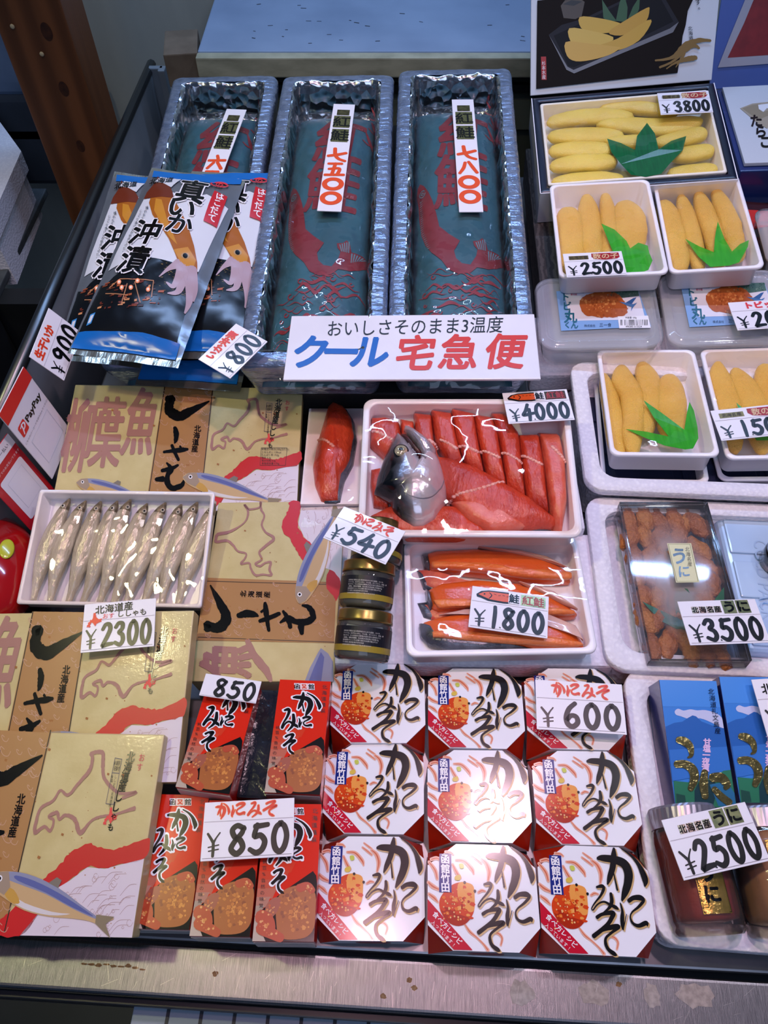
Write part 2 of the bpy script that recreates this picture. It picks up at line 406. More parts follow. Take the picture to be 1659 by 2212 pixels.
# freezer chest / shelf behind
t = thing('display_freezer', 'wide low freezer chest with pale blue scuffed top at the back of the stall', 'freezer', (0, 0, 0, 0, 0, 0))
BLUETOP = mat('scuffed_white_top', '#93a7c2', '#8296b2', rough=.42, scale=7, bump=.04, bscale=60)
CREAMY = mat('stained_cream_edge', '#b9b79c', '#8c8b74', rough=.55, scale=22, stretch=(1, 1, 3), lo=.35, hi=.8)
b = MB(); b.box(.86, .34, .026, (.128, 1.472, .133), BLUETOP, .003)
for _ in range(26):
    x = random.uniform(-.25, .24); y = random.uniform(1.33, 1.55); l = random.uniform(.003, .010)
    b.box(l, random.uniform(.0008, .002), .0004, (x, y, .1463), ink('#3a4048', .6), rot=Matrix.Rotation(random.uniform(-.5, .5), 3, 'Z'))
b.build('lid', t)
b = MB(); b.box(.862, .02, .03, (.128, 1.293, .129), CREAMY, .002); b.build('front_edge', t)
b = MB(); b.box(.80, .30, .78, (.15, 1.47, -.275), mat('dull_green_grey', '#565c50', '#454a42', rough=.55, scale=9)); 
b.box(.80, .012, .012, (.15, 1.315, .085), ink('#141512', .6)); b.box(.80, .010, .05, (.15, 1.316, .04), mat('ledge', '#676d60', rough=.5)); b.build('cabinet', t)
t = thing('cardboard_lid', 'small brown cardboard flap beside the left corner of the pale freezer top', 'cardboard', (-.335, 1.34, .13, 8, 0, 0))
b = MB(); b.box(.055, .09, .05, (0, 0, -.01), mat('kraft', '#7a6a58', '#6b5c4b', rough=.8, scale=30), .002); b.build('flap', t)

# counter and front rail
CT = (.02, .056, -.005, -2.9, 0, -1.5)
t = thing('display_counter', 'long tilted stall counter under all the goods', 'counter', CT)
b = MB(); b.box(1.10, 1.14, .012, (.12, .571, -.0065), mat('steel_pan', '#8f8f92', '#7b7b7f', rough=.35, metal=.8, scale=20), .002); b.build('pan', t)
b = MB(); b.box(1.08, 1.12, .55, (.12, .575, -.30), mat('dark_panel', '#202226', rough=.5)); b.build('cabinet', t)
tr = thing('front_rail', 'brushed stainless rail along the front edge of the counter, scratched and stained', 'rail', (.02, .035, -.006, -3.1, 0, -.6))
b = MB(); b.box(1.3, .036, .022, (0, 0, -.011), STEEL, .003, seg=3)
RUST = mat('rust_stain', '#6b4a2c', '#8a6a45', rough=.7, scale=300)
GLUE = mat('glue_residue', '#98908c', '#b5aca8', rough=.65, scale=250)
def blotch(mb, x, y, w, d, m, z=.0002, n=16):
    pts = [(x+w/2*(1+random.uniform(-.3, .15))*math.cos(a), y+d/2*(1+random.uniform(-.3, .15))*math.sin(a)) for a in [2*math.pi*k/n for k in range(n)]]
    mb.face([mb.bm.verts.new((p[0], p[1], z)) for p in pts], m)
b.build('rail_bar', tr)
STN = []
for k in range(9): STN.append((-.262+k*.006, .002-k*.0002+random.uniform(-.001, .001), .006, random.uniform(.0012, .003), RUST))
for x, y in ((-.155, .000), (.0, .004), (.004, -.001), (.165, .01), (-.02, -.008)): STN.append((x, y, .005, .004, RUST))
for x, y, ww in ((.088, .0, .022), (.145, .003, .024), (.19, .004, .014), (.225, .006, .03)): STN.append((x, y, ww, .018, GLUE))
for q in STN: b = MB(); blotch(b, *q); b.build('stain', tr, fix=False)
b = MB()
for k in range(90):
    x = random.uniform(-.38, .34); y = random.uniform(-.014, .014); l = random.uniform(.003, .014); a = random.gauss(1.45 if random.random() < .8 else .5, .3)
    dx, dy = math.cos(a)*l/2, math.sin(a)*l/2
    y = max(-.015+abs(dy), min(.015-abs(dy), y)); nx, ny = -math.sin(a)*.00007, math.cos(a)*.00007
    b.face([b.bm.verts.new((x+sx*dx+sn*nx, y+sx*dy+sn*ny, .00022)) for sx, sn in ((-1, -1), (1, -1), (1, 1), (-1, 1))], mat('bright_scratch', '#c9c7c4', rough=.3, metal=1))
sc = b.build('scratch', tr, fix=False); sc['kind'] = 'stuff'
b = MB(); b.box(1.3, .006, .09, (0, -.0215, -.07), mat('dark_apron', '#1a1d22', rough=.35), .001); b.build('apron', tr)
b = MB(); b.box(.42, .018, .006, (-.02, -.032, -.055), mat('blue_white_ledge', '#8fa0b0', rough=.4), .001)
for k in range(13): b.box(.003, .019, .0065, (-.20+k*.028, -.032, -.0548), ink('#232a33', .5))
b.build('slotted_ledge', tr)

# grey metal side panel of the stall
sp = thing('side_panel', 'tall grey sheet metal side of the stall along the left edge', 'panel', Matrix.Identity(4))
b = MB()
A0, A1 = Vector((-.424, 1.43, .072)), Vector((-.418, .30, .112))
d = (A1-A0); n = Vector((1, 0, 0))
V = [b.bm.verts.new(p) for p in (A0, A1, A1+Vector((0, 0, -.5)), A0+Vector((0, 0, -.5)))]; V2 = [b.bm.verts.new(v.co+n*.012) for v in V]
b.face(V, DARKST); b.face(V2[::-1], DARKST)
for i in range(4): b.face([V[i], V[(i+1) % 4], V2[(i+1) % 4], V2[i]], DARKST)
b.build('sheet', sp)
b = MB(); b.tube([A0+Vector((.006, 0, 0)), A1+Vector((.006, 0, 0))], .008, mat('bright_edge', '#5c6062', rough=.3, metal=.9)); b.build('rolled_edge', sp)
b = MB(); b.box(.03, .012, .16, (-.405, 1.40, .0), DARKST, .002); b.box(.012, .02, .16, (-.392, 1.395, .0), DARKST, .002); b.build('corner_bracket', sp)

# things left of the stall, in shadow
b = MB(); b.box(.05, .62, .26, (-.66, .66, -.23), mat('black_tub_plastic', '#17191b', '#0f1112', rough=.5, scale=12)); b.box(.42, .04, .26, (-.66, 1.0, -.23), _M['black_tub_plastic']); b.box(.16, .9, .03, (-.52, .75, -.42), _M['black_tub_plastic'])
tb = thing('black_tub', 'deep black tub with grey rim in the shadow beside the timber post', 'tub', Matrix.Identity(4))
b.build('tub_wall', tb)
b = MB(); b.box(.045, .80, .012, (-.655, .90, -.095), mat('grey_rim', '#4c5152', '#3b4041', rough=.5, scale=40), .002); b.build('rim', tb)
fb = thing('foam_cooler', 'white styrofoam cooler at the left edge of the stall beside the post', 'box', (-.78, 1.2, -.12, 0, 0, 0))
FCP = [(.147, .063), (.158, -.150), (-.19, -.19), (-.24, .17), (.045, .215)]
b = MB(); b.prism([(x*.95, y*.95) for x, y in FCP], 0, .088, FOAM); b.build('box_body', fb)
b = MB(); b.prism(FCP, .088, .122, FOAM); b.build('lid', fb)
cr_ = thing('grey_crate', 'grey plastic crate holding a blue bag behind the white cooler', 'crate', (-.75, 1.53, -.10, 0, 0, 0))
b = MB(); b.box(.34, .20, .12, (0, 0, .0), mat('grey_crate', '#3f4650', '#343a43', rough=.5, scale=10), .01); b.box(.30, .20, .10, (0.01, 0, .07), _M['grey_crate'], .015); b.build('crate_body', cr_)
b = MB(); b.box(.36, .20, .26, (-.03, .0, .23), mat('blue_grey_bag', '#6a7f9a', '#51667f', rough=.5, scale=9, bump=.6, bscale=20), .04, seg=4); b.build('bag', cr_)

# risers that carry the goods at the back
RIS = mat('black_riser', '#1c1d1f', rough=.6)
RISG = mat('grey_corrugated', '#5a5752', '#3c3a37', rough=.7, kind='wave', scale=40, stretch=(1, 1, 6))
def riser(name, label, P, w, d, h, m=RIS):
    b = MB(); b.box(w, d, h, (0, 0, -h/2), m, .002); return tag(place(b.build(name), P), label, 'riser')
riser('sloped_riser', 'black sloped stand under the middle and right foil lined boxes', (.010, .87, .0915, -1.5, 5.3, -1.8), .325, .52, .040)
riser('sloped_riser', 'black sloped stand under the left foil lined box', (-.248, .93, .050, -1.5, 7.9, -1.9), .14, .48, .020)

# ------------------------------------------------------------------ foil boxes with salmon
FOILP = {1: (-.2506, .9097, .1137, -1.6, 7.9, -1.9), 2: (-.0736, .8551, .1542, -1.3, 4.8, -1.6), 3: (.0926, .8551, .1582, -2, 5.7, -2.1)}
def foil_box(k, label):
    t = thing('foil_lined_box', label, 'box', pose(FOILP[k]) @ Matrix.Translation((0, .015, 0)), 'foil lined salmon boxes')
    def rings(prof, amp, seed):
        out = []
        for ins, z, r in prof:
            pts = rrect(.163-2*ins, .56-2*ins, r, 6)
            # resample densely
            P = []; n = len(pts)
            for i in range(n):
                a, c = Vector(pts[i]), Vector(pts[(i+1) % n]); L = (c-a).length; m = max(1, int(L/.006))
                for q in range(m): P.append(a.lerp(c, q/m))
            out.append((P, z))
        N = max(len(p) for p, z in out); res = []
        for P, z in out:
            L = len(P); r = []
            for i in range(N):
                f = i*L/N; a = P[int(f) % L]; c = P[(int(f)+1) % L]; p = a.lerp(c, f-int(f))
                q = Vector((p.x, p.y, z)); v = noise.noise_vector(q*55+Vector((seed, 0, 0)))*amp+noise.noise_vector(q*160+Vector((seed, 5, 0)))*amp*.5
                r.append(q+v)
            res.append(r)
        return res
    b = MB(); b.loft(rings([(.010, -.060, .012), (.006, -.038, .012), (.001, -.016, .012), (0, -.006, .012), (.002, -.001, .012), (.006, .001, .012), (.018, .001, .010)], .0007, k), FOILO, cap=False); b.build('foil_rim', t)
    b = MB(); b.loft(rings([(.018, .001, .010), (.021, .0005, .009), (.023, -.006, .008), (.025, -.02, .008), (.027, -.035, .008), (.030, -.047, .008), (.034, -.052, .008), (.06, -.053, .006)], .0032, k+9), FOIL, cap='end'); b.build('foil_lining', t)
    return pose(FOILP[k])
LBL = {1: 'foil lined box on the left, its lower half hidden by the squid pouches', 2: 'middle foil lined box, holding the salmon pack priced 7,500 yen', 3: 'right foil lined box, holding the salmon pack priced 7,800 yen'}
LBP = {1: 'teal salmon pack in the left foil box, mostly behind the squid pouches', 2: 'teal salmon pack with red print in the middle foil box', 3: 'teal salmon pack with red print in the right foil box'}
TEAL = mat('teal_pack', '#286270', '#205260', rough=.35, scale=12, bump=.25, bscale=25)
RED_D = ink('#7c0e1a', .4); RED_L = ink('#8c1822', .4)
def bagh(u, v):
    a = min(1, abs(u)/.058); c = min(1, abs(v)/.25)
    return -.030+.030*max(0, 1-a**3)**.6*max(0, 1-c**6)**.6+.0012*noise.noise(Vector((u*40, v*22, 3)))
BQ = {1: [(398,233),(563,231),(467,805),(260,805)], 2: [(640,231),(814,228),(787,804),(558,805)], 3: [(895,219),(1071,216),(1112,804),(881,804)]}
def fish_print(a):
    f = lambda pts: [(860+x*.1808, 370+y*.1808) for x, y in pts]
    a.poly('fish_print', f([(262,118),(310,170),(360,260),(410,380),(450,520),(490,700),(600,790),(735,880),(690,960),(665,1000),(690,1090),(760,1150),(860,1165),(930,1060),(945,980),(905,940),(890,885),(960,870),(1000,830),(1040,860),(1070,960),(1200,945),(1310,960),(1260,1060),(1180,1140),(1080,1190),(940,1190),(860,1260),(720,1275),(600,1220),(520,1110),(400,1000),(330,900),(280,750),(255,560),(245,380),(220,240),(235,150)]), RED_D, 1)
    wl = ink('#5b8a92', .4)
    for y in range(340, 960, 26): a.poly('fish_print', f([(262+(y-340)*.03+max(0,y-700)*.3, y), (300+(y-340)*.03+max(0,y-700)*.3, y-4), (262+(y-340)*.03+max(0,y-700)*.3, y+9)]), wl, 2)
    for x in range(0, 5): a.poly('fish_print', f([(920+x*26, 900-x*14), (932+x*26, 895-x*14), (965+x*20, 980), (955+x*20, 982)]), wl, 2)
    for x in range(0, 6): a.poly('fish_print', f([(1070+x*32, 975-x*2), (1088+x*32, 972-x*2), (1085+x*20, 1090-x*14), (1078+x*20, 1090-x*14)]), wl, 2)
    ex, ey = 290, 258
    a.stroke('fish_print', [(*q, 1.6) for q in f([(ex+32*math.cos(t), ey+38*math.sin(t)) for t in [k*.7 for k in range(9)]])], wl, 2)
    a.stroke('fish_print', [(*q, 1.6) for q in f([(ex+12*math.cos(t), ey+14*math.sin(t)) for t in [k*.7 for k in range(9)]])], wl, 2)
def wave_print(a, seed):
    rnd = random.Random(seed); f = lambda x, y: (860+x*.1808, 370+y*.1808)
    for k in range(44):
        x = rnd.uniform(140, 1000); y = 1230+k*20+rnd.uniform(-20, 20); L = rnd.uniform(180, 420); am = rnd.uniform(10, 40); wd = rnd.choice((2, 3, 5, 8))
        pts = [(*f(x+L*t/6, y+am*math.sin(t*1.4+k)), wd*(1-.9*abs(t-3)/3)) for t in range(7)]
        a.stroke('wave_print', pts, RED_L, 1)
    for k in range(14):
        x = rnd.uniform(280, 1150); y = rnd.uniform(1240, 2000); r = rnd.uniform(18, 45)
        a.stroke('wave_print', [(*f(x+r*(1-t*.1)*math.cos(t), y+r*(1-t*.1)*math.sin(t)), 2.2) for t in [q*.8 for q in range(7)]], RED_L, 1)
def bag(k, M):
    t = thing('salmon_pack', LBP[k], 'salmon pack', M @ Matrix.Translation((0, -.015, -.006)), 'salmon packs in the foil boxes')
    sheet('teal_sleeve', .116, .50, TEAL, t, bagh, 30, 80)
    a = Art(.116, .50, BQ[3], hf=bagh, eps=.0006, step=.0002)
    a.text('lettering', '紅', 1000, 298, 112, RED_D, 1, bold=.028, ang=3); a.text('lettering', '鮭', 996, 402, 122, RED_D, 1, bold=.026, ang=2)
    for x, y, ww in ((1062, 205, 5), (1068, 250, 9), (1060, 285, 7)):
        a.stroke('lettering', [(x-8, y-18, 2), (x+2, y, ww), (x+10, y+14, 3)], RED_L, 1)
        a.stroke('lettering', [(x-12, y+4, 2), (x, y+9, 3), (x+12, y+2, 2)], RED_L, 1)
    fish_print(a); wave_print(a, k); a.build(t)
    sheet('clear_sleeve', .120, .52, WRAP, t, lambda u, v: bagh(u*.95, v*.95)+.003+.0030*noise.noise(Vector((u*30+k, v*12, k)))+.0018*noise.noise(Vector((u*80, v*50, k))), 44, 110)
def strip_card(P, label, ch, order):
    t = thing('strip_price_card', label, 'price card', P, 'upright price strips')
    b = MB(); b.box(.030, .235, .0012, (0, 0, 0), PAPER, .0003); b.build('card', t)
    a = Art(.030, .235, [(0,0),(100,0),(100,783),(0,783)], eps=.0008)
    G = mat('gold_sticker', '#6e6a45', '#4c4a30', rough=.25, metal=.6, scale=200)
    GB = mat('gilt_sticker', '#9a9a68', '#6c7048', rough=.2, metal=.7, scale=300)
    a.rect('gilt_sticker', 22, 48, 80, 92, G); a.rect('gilt_sticker', 12, 98, 88, 190, GB); a.rect('gilt_sticker', 12, 202, 88, 300, GB)
    a.text('sticker_lettering', '紅', 50, 144, 84, BLACK, 2, bold=.015); a.text('sticker_lettering', '鮭', 50, 251, 88, BLACK, 2, bold=.013)
    OR = ink('#e8501a', .35)
    y = 350
    for c in order:
        h = 105 if c in ('nana', 'go', 'roku') else 95
        if c == 'o':
            a.stroke('price_lettering', [(50+36*math.cos(q), y+44+34*math.sin(q), 22) for q in [k*2*math.pi/10 for k in range(10)]], OR, 1, closed=True)
        else: a.glyph('price_lettering', c, 12, y, 88, y+h-12, OR, 1, grow=7)
        y += h
    a.build(t)
for k in (1, 2, 3):
    M = foil_box(k, LBL[k]); bag(k, M)
strip_card((-.0618, .9526, .166, -3.0, 3.9, .5), 'upright white price strip reading seven five zero zero on the middle salmon pack', None, ('nana', 'go', 'o', 'o'))
strip_card((.1086, .9502, .170, -.4, 5.7, -.6), 'upright white price strip reading seven eight zero zero on the right salmon pack', None, ('nana', 'hachi', 'o', 'o'))
strip_card((-.2330, .995, .132, -8.5, 7.5, -2), 'upright white price strip on the left salmon pack, its lower end behind a squid pouch', None, ('roku', 'go', 'o', 'o'))

# ------------------------------------------------------------------ squid pouches
SILV = mat('silver_pouch', '#8d949c', '#7b838c', rough=.24, metal=.55, scale=10, bump=.35, bscale=22)
SEAL = mat('silver_seal', '#c9c6b4', rough=.2, metal=.9, bump=.5, bscale=90, bstretch=(1, .2, 1))
def pouchh(u, v):
    a = min(1, abs(u)/.0575); c = min(1, abs(v)/.142)
    return .013*max(0, 1-a**2.5)**.7*max(0, 1-c**5)**.7+.0016*noise.noise(Vector((u*28, v*16, 1)))+.0007*noise.noise(Vector((u*90, v*60, 4)))
def squid_pouch(label, P):
    t = thing('squid_pouch', label, 'squid pouch', P, 'squid pouches')
    b = MB(); nx, ny = 26, 66; V = []
    for j in range(ny+1): V.append([b.bm.verts.new(((i/nx-.5)*.1215, (j/ny-.5)*.3146, pouchh((i/nx-.5)*.1215, (j/ny-.5)*.3146))) for i in range(nx+1)])
    for j in range(ny):
        for i in range(nx): b.face([V[j][i], V[j][i+1], V[j+1][i+1], V[j+1][i]], SEAL if j < 3 or j >= ny-2 else SILV, True)
    b.build('pouch', t, fix=False)
    a = Art(.1215, .3146, [(835,45),(1340,120),(975,1128),(385,1055)], hf=pouchh, eps=.0007, step=.0002)
    P0 = 'printed_panel'; Wp = ink('#d9dde3', .25); Bk = ink('#0d0f12', .2); BL = ink('#1268b8', .25)
    a.poly(P0, [(800,240),(960,225),(1040,260),(1140,235),(1250,292),(1165,470),(1090,645),(830,592),(700,610),(605,625),(640,540),(700,420)], Wp, 1)
    a.poly(P0, [(830,590),(900,598),(1090,645),(1030,830),(975,1005),(700,985),(440,962),(500,830),(560,700),(590,720),(640,680),(720,640)], Bk, 2)
    a.poly(P0, [(846,66),(1325,112),(1316,140),(1170,138),(1010,116),(930,116),(838,104)], BL, 2)
    a.poly(P0, [(446,948),(600,962),(800,972),(990,1012),(962,1088),(700,1052),(405,1030)], BL, 3)
    a.poly(P0, [(514,868),(545,862),(520,918),(492,925)], ink('#3b8fd0', .3), 4)
    a.poly(P0, [(517,876),(537,872),(517,912),(500,916)], Wp, 5)
    rn = random.Random(3)
    for _ in range(70):
        x = rn.uniform(540, 890); y = rn.uniform(700, 850)
        if x < 540+(850-y)*.3: continue
        s1, s2 = rn.uniform(6, 32), rn.uniform(3, 10); g = rn.choice(('#7a3b24', '#a8562e', '#6b2d20', '#c98a5a', '#402018'))
        a.poly('boat_print', [(x, y), (x+s1, y-s2*.3), (x+s1*.9, y+s2), (x-s1*.1, y+s2*1.1)], ink(g, .3), 4)
    for x0, y0, x1, y1 in ((620,740,680,700),(680,700,860,715),(860,715,850,800),(720,730,690,830),(760,720,790,830),(600,770,720,790)): a.stroke('boat_print', [(x0,y0,5),(x1,y1,5)], ink('#b07a52', .3), 4)
    for x, y in ((775,715),(690,748),(740,750),(832,762),(675,716)): a.poly('boat_print', [(x+12*math.cos(q), y+14*math.sin(q)) for q in [k*.7 for k in range(9)]], ink('#ff9a6a', .3), 5); a.poly('boat_print', [(x+6*math.cos(q), y+7*math.sin(q)) for q in [k*.8 for k in range(8)]], ink('#fff0dc', .3), 6)
    for _ in range(80):
        x = rn.uniform(880, 1060); y = rn.uniform(604, 780); a.poly('boat_print', [(x, y), (x+rn.uniform(4, 16), y+1), (x+8, y+4)], ink('#8a7440', .3), 3)
    # squid
    Q = 'squid_print'; OR1 = ink('#a8611f', .25); OR2 = ink('#6d2f1c', .25); PK = ink('#b39aa3', .25); OR3 = ink('#c98a2e', .25)
    a.poly(Q, [(850,205),(940,200),(965,265),(1000,330),(1042,420),(1072,520),(1086,600),(1085,680),(1020,690),(970,560),(940,490),(895,420),(850,350),(830,280)], OR1, 4)
    a.poly(Q, [(870,100),(890,150),(935,175),(958,225),(965,262),(900,252),(840,252),(798,246),(815,210),(850,165),(865,140)], OR2, 5)
    a.poly(Q, [(868,260),(900,270),(930,380),(985,520),(950,490),(900,410),(860,330)], OR3, 5)
    a.poly(Q, [(965,548),(1040,530),(1080,590),(1060,650),(1000,610)], OR3, 5)
    a.poly(Q, [(858,150),(885,110),(945,120),(1000,128),(950,195),(905,160)], Wp, 6); 
    for s_ in ([(990,620,50),(940,650,22),(890,692,5)], [(1010,640,60),(985,700,34),(960,740,24),(928,722,8)], [(1015,660,55),(990,760,32),(935,778,8)], [(1045,650,60),(1045,760,40),(1035,820,24),(1018,862,8)], [(1060,640,50),(1072,730,26),(1062,790,8)]): a.stroke(Q, s_, PK, 5)
    a.poly(Q, [(1026+22*math.cos(q), 577+16*math.sin(q)) for q in [k*.6 for k in range(11)]], ink('#b58f5a', .3), 6); a.poly(Q, [(1026+13*math.cos(q), 577+13*math.sin(q)) for q in [k*.6 for k in range(11)]], BLACK, 7)
    # lettering
    LT = 'lettering'
    def outl(ch, x, y, s_, an=9, shx=0, sx=1):
        a.text(LT, ch, x, y, s_, WHITE, 8, ang=an, bold=.09, sx=sx, shear=shx); a.text(LT, ch, x, y, s_, WHITE, 8, ang=an, bold=.05, sx=sx, shear=shx)
        a.text(LT, ch, x, y, s_, BLACK, 9, ang=an, bold=.035, sx=sx, shear=shx)
    outl('真', 1062, 218, 165, 9, .12); outl('い', 1012, 325, 130, 10, .2, 1.3); outl('か', 1000, 412, 120, 12, .2, 1.2); outl('沖', 815, 448, 150, 8, .3, 1.1); outl('漬', 755, 600, 160, 10, .25)
    a.poly(LT, [(1182,210),(1249,237),(1190,406),(1122,384)], ink('#c21a26', .3), 8)
    a.text(LT, 'はこだて', 1212, 222, 44, WHITE, 9, vert=True, gap=.95, bold=.03, slant=-.28, ang=4)
    a.text(LT, '北海道', 893, 140, 44, BLACK, 9, ang=-4, shear=.3, bold=.02)
    a.stroke(LT, [(1205+44*math.cos(q), 158+22*math.sin(q), 9) for q in [k*.785 for k in range(8)]], ink('#d5303c', .3), 8, closed=True); a.text(LT, 'の', 1205, 158, 46, ink('#d5303c', .3), 8, bold=.03)
    a.text(LT, 'ヤマン', 1185, 185, 24, BLACK, 8, ang=10)
    a.text(LT, '獲れたての新鮮ないかを', 820, 300, 19, BLACK, 8, vert=True, slant=-.42); a.text(LT, 'じっくり漬け込み熟成させた。', 785, 310, 18, BLACK, 8, vert=True, slant=-.42)
    a.build(t)
    return t
sq = squid_pouch('silver squid pouch lying on top of the others, whole front showing', (-.2597, .7500, .150, -7.9, 5.8, 3.4))
copy_tree(sq, 'silver squid pouch tucked under the front one on its left side', (-.3119, .7944, .1114, -3.5, 8.8, 6.3))
copy_tree(sq, 'silver squid pouch on the right with the 800 yen card at its foot', (-.2049, .7800, .130, -3.8, 7.5, -1.0))
copy_tree(sq, 'squid pouch at the bottom of the pile, only its blue lower end showing', (-.213, .7636, .098, -4.4, 6.6, 1.5), skip=('squid_print', 'boat_print', 'lettering'))

# ------------------------------------------------------------------ delivery sign
t = thing('delivery_sign', 'long white sign with blue and red Japanese lettering leaning on the foil boxes', 'sign', (.0296, .6117, .1400, -1.8, 4.5, -2.2))
b = MB(); b.box(.2705, .094, .003, (0, 0, -.0015), mat('sign_board', '#f0eef4', '#e6e4ea', rough=.3, scale=9, coat=.3), .0008); b.build('board', t)
a = Art(.2705, .094, [(188,740),(1537,717),(1583,1075),(132,1100)], eps=.0003)
a.text('heading', 'おいしさそのまま3温度', 880, 793, 96, ink('#1a1a1e', .3), 1, ang=-2, sx=.98, shear=.12)
CB, CR_ = ink('#0a60b8', .3), ink('#d8301a', .3)
def bars(col, strokes, ww):
    for s_ in strokes:
        for (x0, y0), (x1, y1) in zip(s_, s_[1:]):
            dx, dy = x1-x0, y1-y0; l = math.hypot(dx, dy); nx, ny = -dy/l*ww/2, dx/l*ww/2; ex, ey = dx/l*ww*.25, dy/l*ww*.25
            a.poly('delivery_lettering', [(x0+nx-ex, y0+ny-ey), (x1+nx+ex, y1+ny+ey), (x1-nx+ex, y1-ny+ey), (x0-nx-ex, y0-ny-ey)], col, 1)
for ch, x, y in (('ク', 292, 940), ('ー', 466, 936), ('ル', 632, 938)): a.text('delivery_lettering', ch, x, y, 200, CB, 1, bold=.045, shear=.22, sx=1.12)
a.text('delivery_lettering', '宅', 885, 938, 205, CR_, 1, bold=.035, shear=.18, sx=1.1, ang=-1); a.text('delivery_lettering', '急', 1128, 930, 205, CR_, 1, bold=.035, shear=.18, sx=1.1, ang=-1); a.text('delivery_lettering', '便', 1385, 925, 205, CR_, 1, bold=.035, shear=.18, sx=1.12, ang=-1)
a.build(t)

# ------------------------------------------------------------------ price cards
RED_H = ink('#e2381f', .35); ORH = ink('#f08a4a', .4); MARK = mat('marker_black', '#0a0a0b', rough=.3)
GILT = mat('gilt_label', '#a9ab78', '#7f8a66', rough=.22, metal=.65, scale=260)
def price_card(label, P, w, d, price, group='white price cards', head=None, sticker=None, line=.36, thin=False, px=None, yen=True, digh=.52, group_none=False):
    t = thing('price_card', label, 'price card', P, group)
    b = MB(); b.box(w, d, .0009, (0, 0, 0), PAPER, .0002, seg=1); b.build('card', t)
    W_, H_ = 1000, 1000*d/w; a = Art(w, d, [(0,0),(W_,0),(W_,H_),(0,H_)], eps=.0006)
    gl = ink('#b8b2b8', .4)
    if line: a.rect('ruled_line', 10, H_*line-3, 990, H_*line+3, gl, 1)
    a.rect('ruled_line', 20, H_*.955, 980, H_*.962, ink('#77727a', .4), 1)
    if head: head(a, W_, H_)
    # price digits
    y0 = H_*(line+.07 if line else .15); y1 = H_*.93; n = len([c for c in price if c != '.']); x0 = px if px is not None else (.26*W_ if yen else .2*W_); x1 = .97*W_
    if yen: a.glyph('yen_sign', 'yen', .05*W_, y0+(y1-y0)*.22, .21*W_, y1, MARK, 1, grow=8)
    step = (x1-x0)/n; x = x0
    for c in price:
        if c == '.': a.glyph('price_figures', 'dot', x-28, y1-30, x+18, y1+12, MARK, 2); continue
        s0 = .32 if c == '1' else .02
        a.glyph('price_figures', c, x+step*s0, y0, x+step*(.98-s0*.5), y1, MARK, 1, grow=26); x += step
    a.build(t); return t
def brush_word(word, x0, x1, y0, y1, col=RED_H, halo=True):
    def h(a, W, H):
        n = len(word); st = (x1-x0)*W/n
        for i, c in enumerate(word):
            X0, X1, Y0, Y1 = x0*W+i*st+st*.06, x0*W+(i+1)*st-st*.06, y0*H, y1*H
            if halo: a.glyph('heading', c, X0, Y0, X1, Y1, ORH, 1, grow=14)
            a.glyph('heading', c, X0, Y0, X1, Y1, col, 2, grow=5)
    return h
KANIMISO = ('ka', 'ni', 'mi', 'so')
def head_text(t_, x, y, s_, col, bold=.03):
    def h(a, W, H): a.text('heading', t_, x*W, y*H, s_*H, col, 1, bold=bold)
    return h
def head_salmon(red_on_gilt=True):
    def h(a, W, H):
        OF = ink('#e0581c', .3)
        a.poly('fish_sticker', [(60,H*.19),(120,H*.10),(220,H*.06),(480,H*.05),(620,H*.08),(620,H*.30),(420,H*.33),(220,H*.32),(130,H*.27),(70,H*.25)], BLACK, 1)
        a.poly('fish_sticker', [(85,H*.19),(150,H*.12),(230,H*.09),(480,H*.085),(600,H*.11),(600,H*.27),(420,H*.29),(240,H*.28),(150,H*.23)], OF, 2)
        a.stroke('fish_sticker', [(230,H*.12,10),(260,H*.18,14),(230,H*.26,10)], BLACK, 3); a.poly('fish_sticker', [(165+12*math.cos(q), H*.165+12*math.sin(q)) for q in [k*.7 for k in range(9)]], BLACK, 3)
        for k in range(4): a.stroke('fish_sticker', [(290+k*55, H*(.14+.02*(k % 2)), 5), (320+k*55, H*.15, 5)], BLACK, 3)
        a.rect('fish_sticker', 480, H*.055, 625, H*.315, WHITE, 3); a.text('fish_sticker', '鮭', 552, H*.185, H*.23, BLACK, 4, bold=.04)
        a.rect('gilt_sticker', 640, H*.05, 960, H*.31, GILT if red_on_gilt else mat('dark_gilt', '#3f3a2a', '#5b2b22', rough=.25, metal=.5, scale=90), 1)
        a.text('gilt_sticker', '紅鮭', 800, H*.18, H*.24, ink('#a8231c', .3), 2, bold=.02)
    return h
def head_kazunoko(a, W, H):
    a.rect('gilt_sticker', 90, H*.13, 420, H*.29, mat('brass_sticker', '#6b5b33', '#8a7a4a', rough=.3, metal=.5, scale=200), 1); a.text('gilt_sticker', '北海名産', 255, H*.21, H*.13, ink('#3a2f18', .4), 2, bold=.02)
    a.poly('red_sticker', [(480,H*.06),(940,H*.06),(945,H*.25),(900,H*.31),(700,H*.34),(530,H*.30),(475,H*.20)], ink('#a3161c', .3), 1); a.text('red_sticker', '数の子', 710, H*.19, H*.24, ink('#d9b98c', .35), 2, bold=.03)
def head_uni(a, W, H):
    for i, c in enumerate('北海名産'):
        a.rect('foil_sticker', 150+i*95, H*.14, 235+i*95, H*.29, mat('iridescent_foil', '#cfd6b8', '#e6b8a8', rough=.18, metal=.55, scale=150), 1); a.text('foil_sticker', c, 192+i*95, H*.215, H*.15, BLACK, 2, bold=.03)
    for i, c in enumerate('うに'):
        a.rect('foil_sticker', 550+i*180, H*.02, 715+i*180, H*.32, GILT, 1); a.text('foil_sticker', c, 632+i*180, H*.17, H*.28, BLACK, 2, bold=.05)
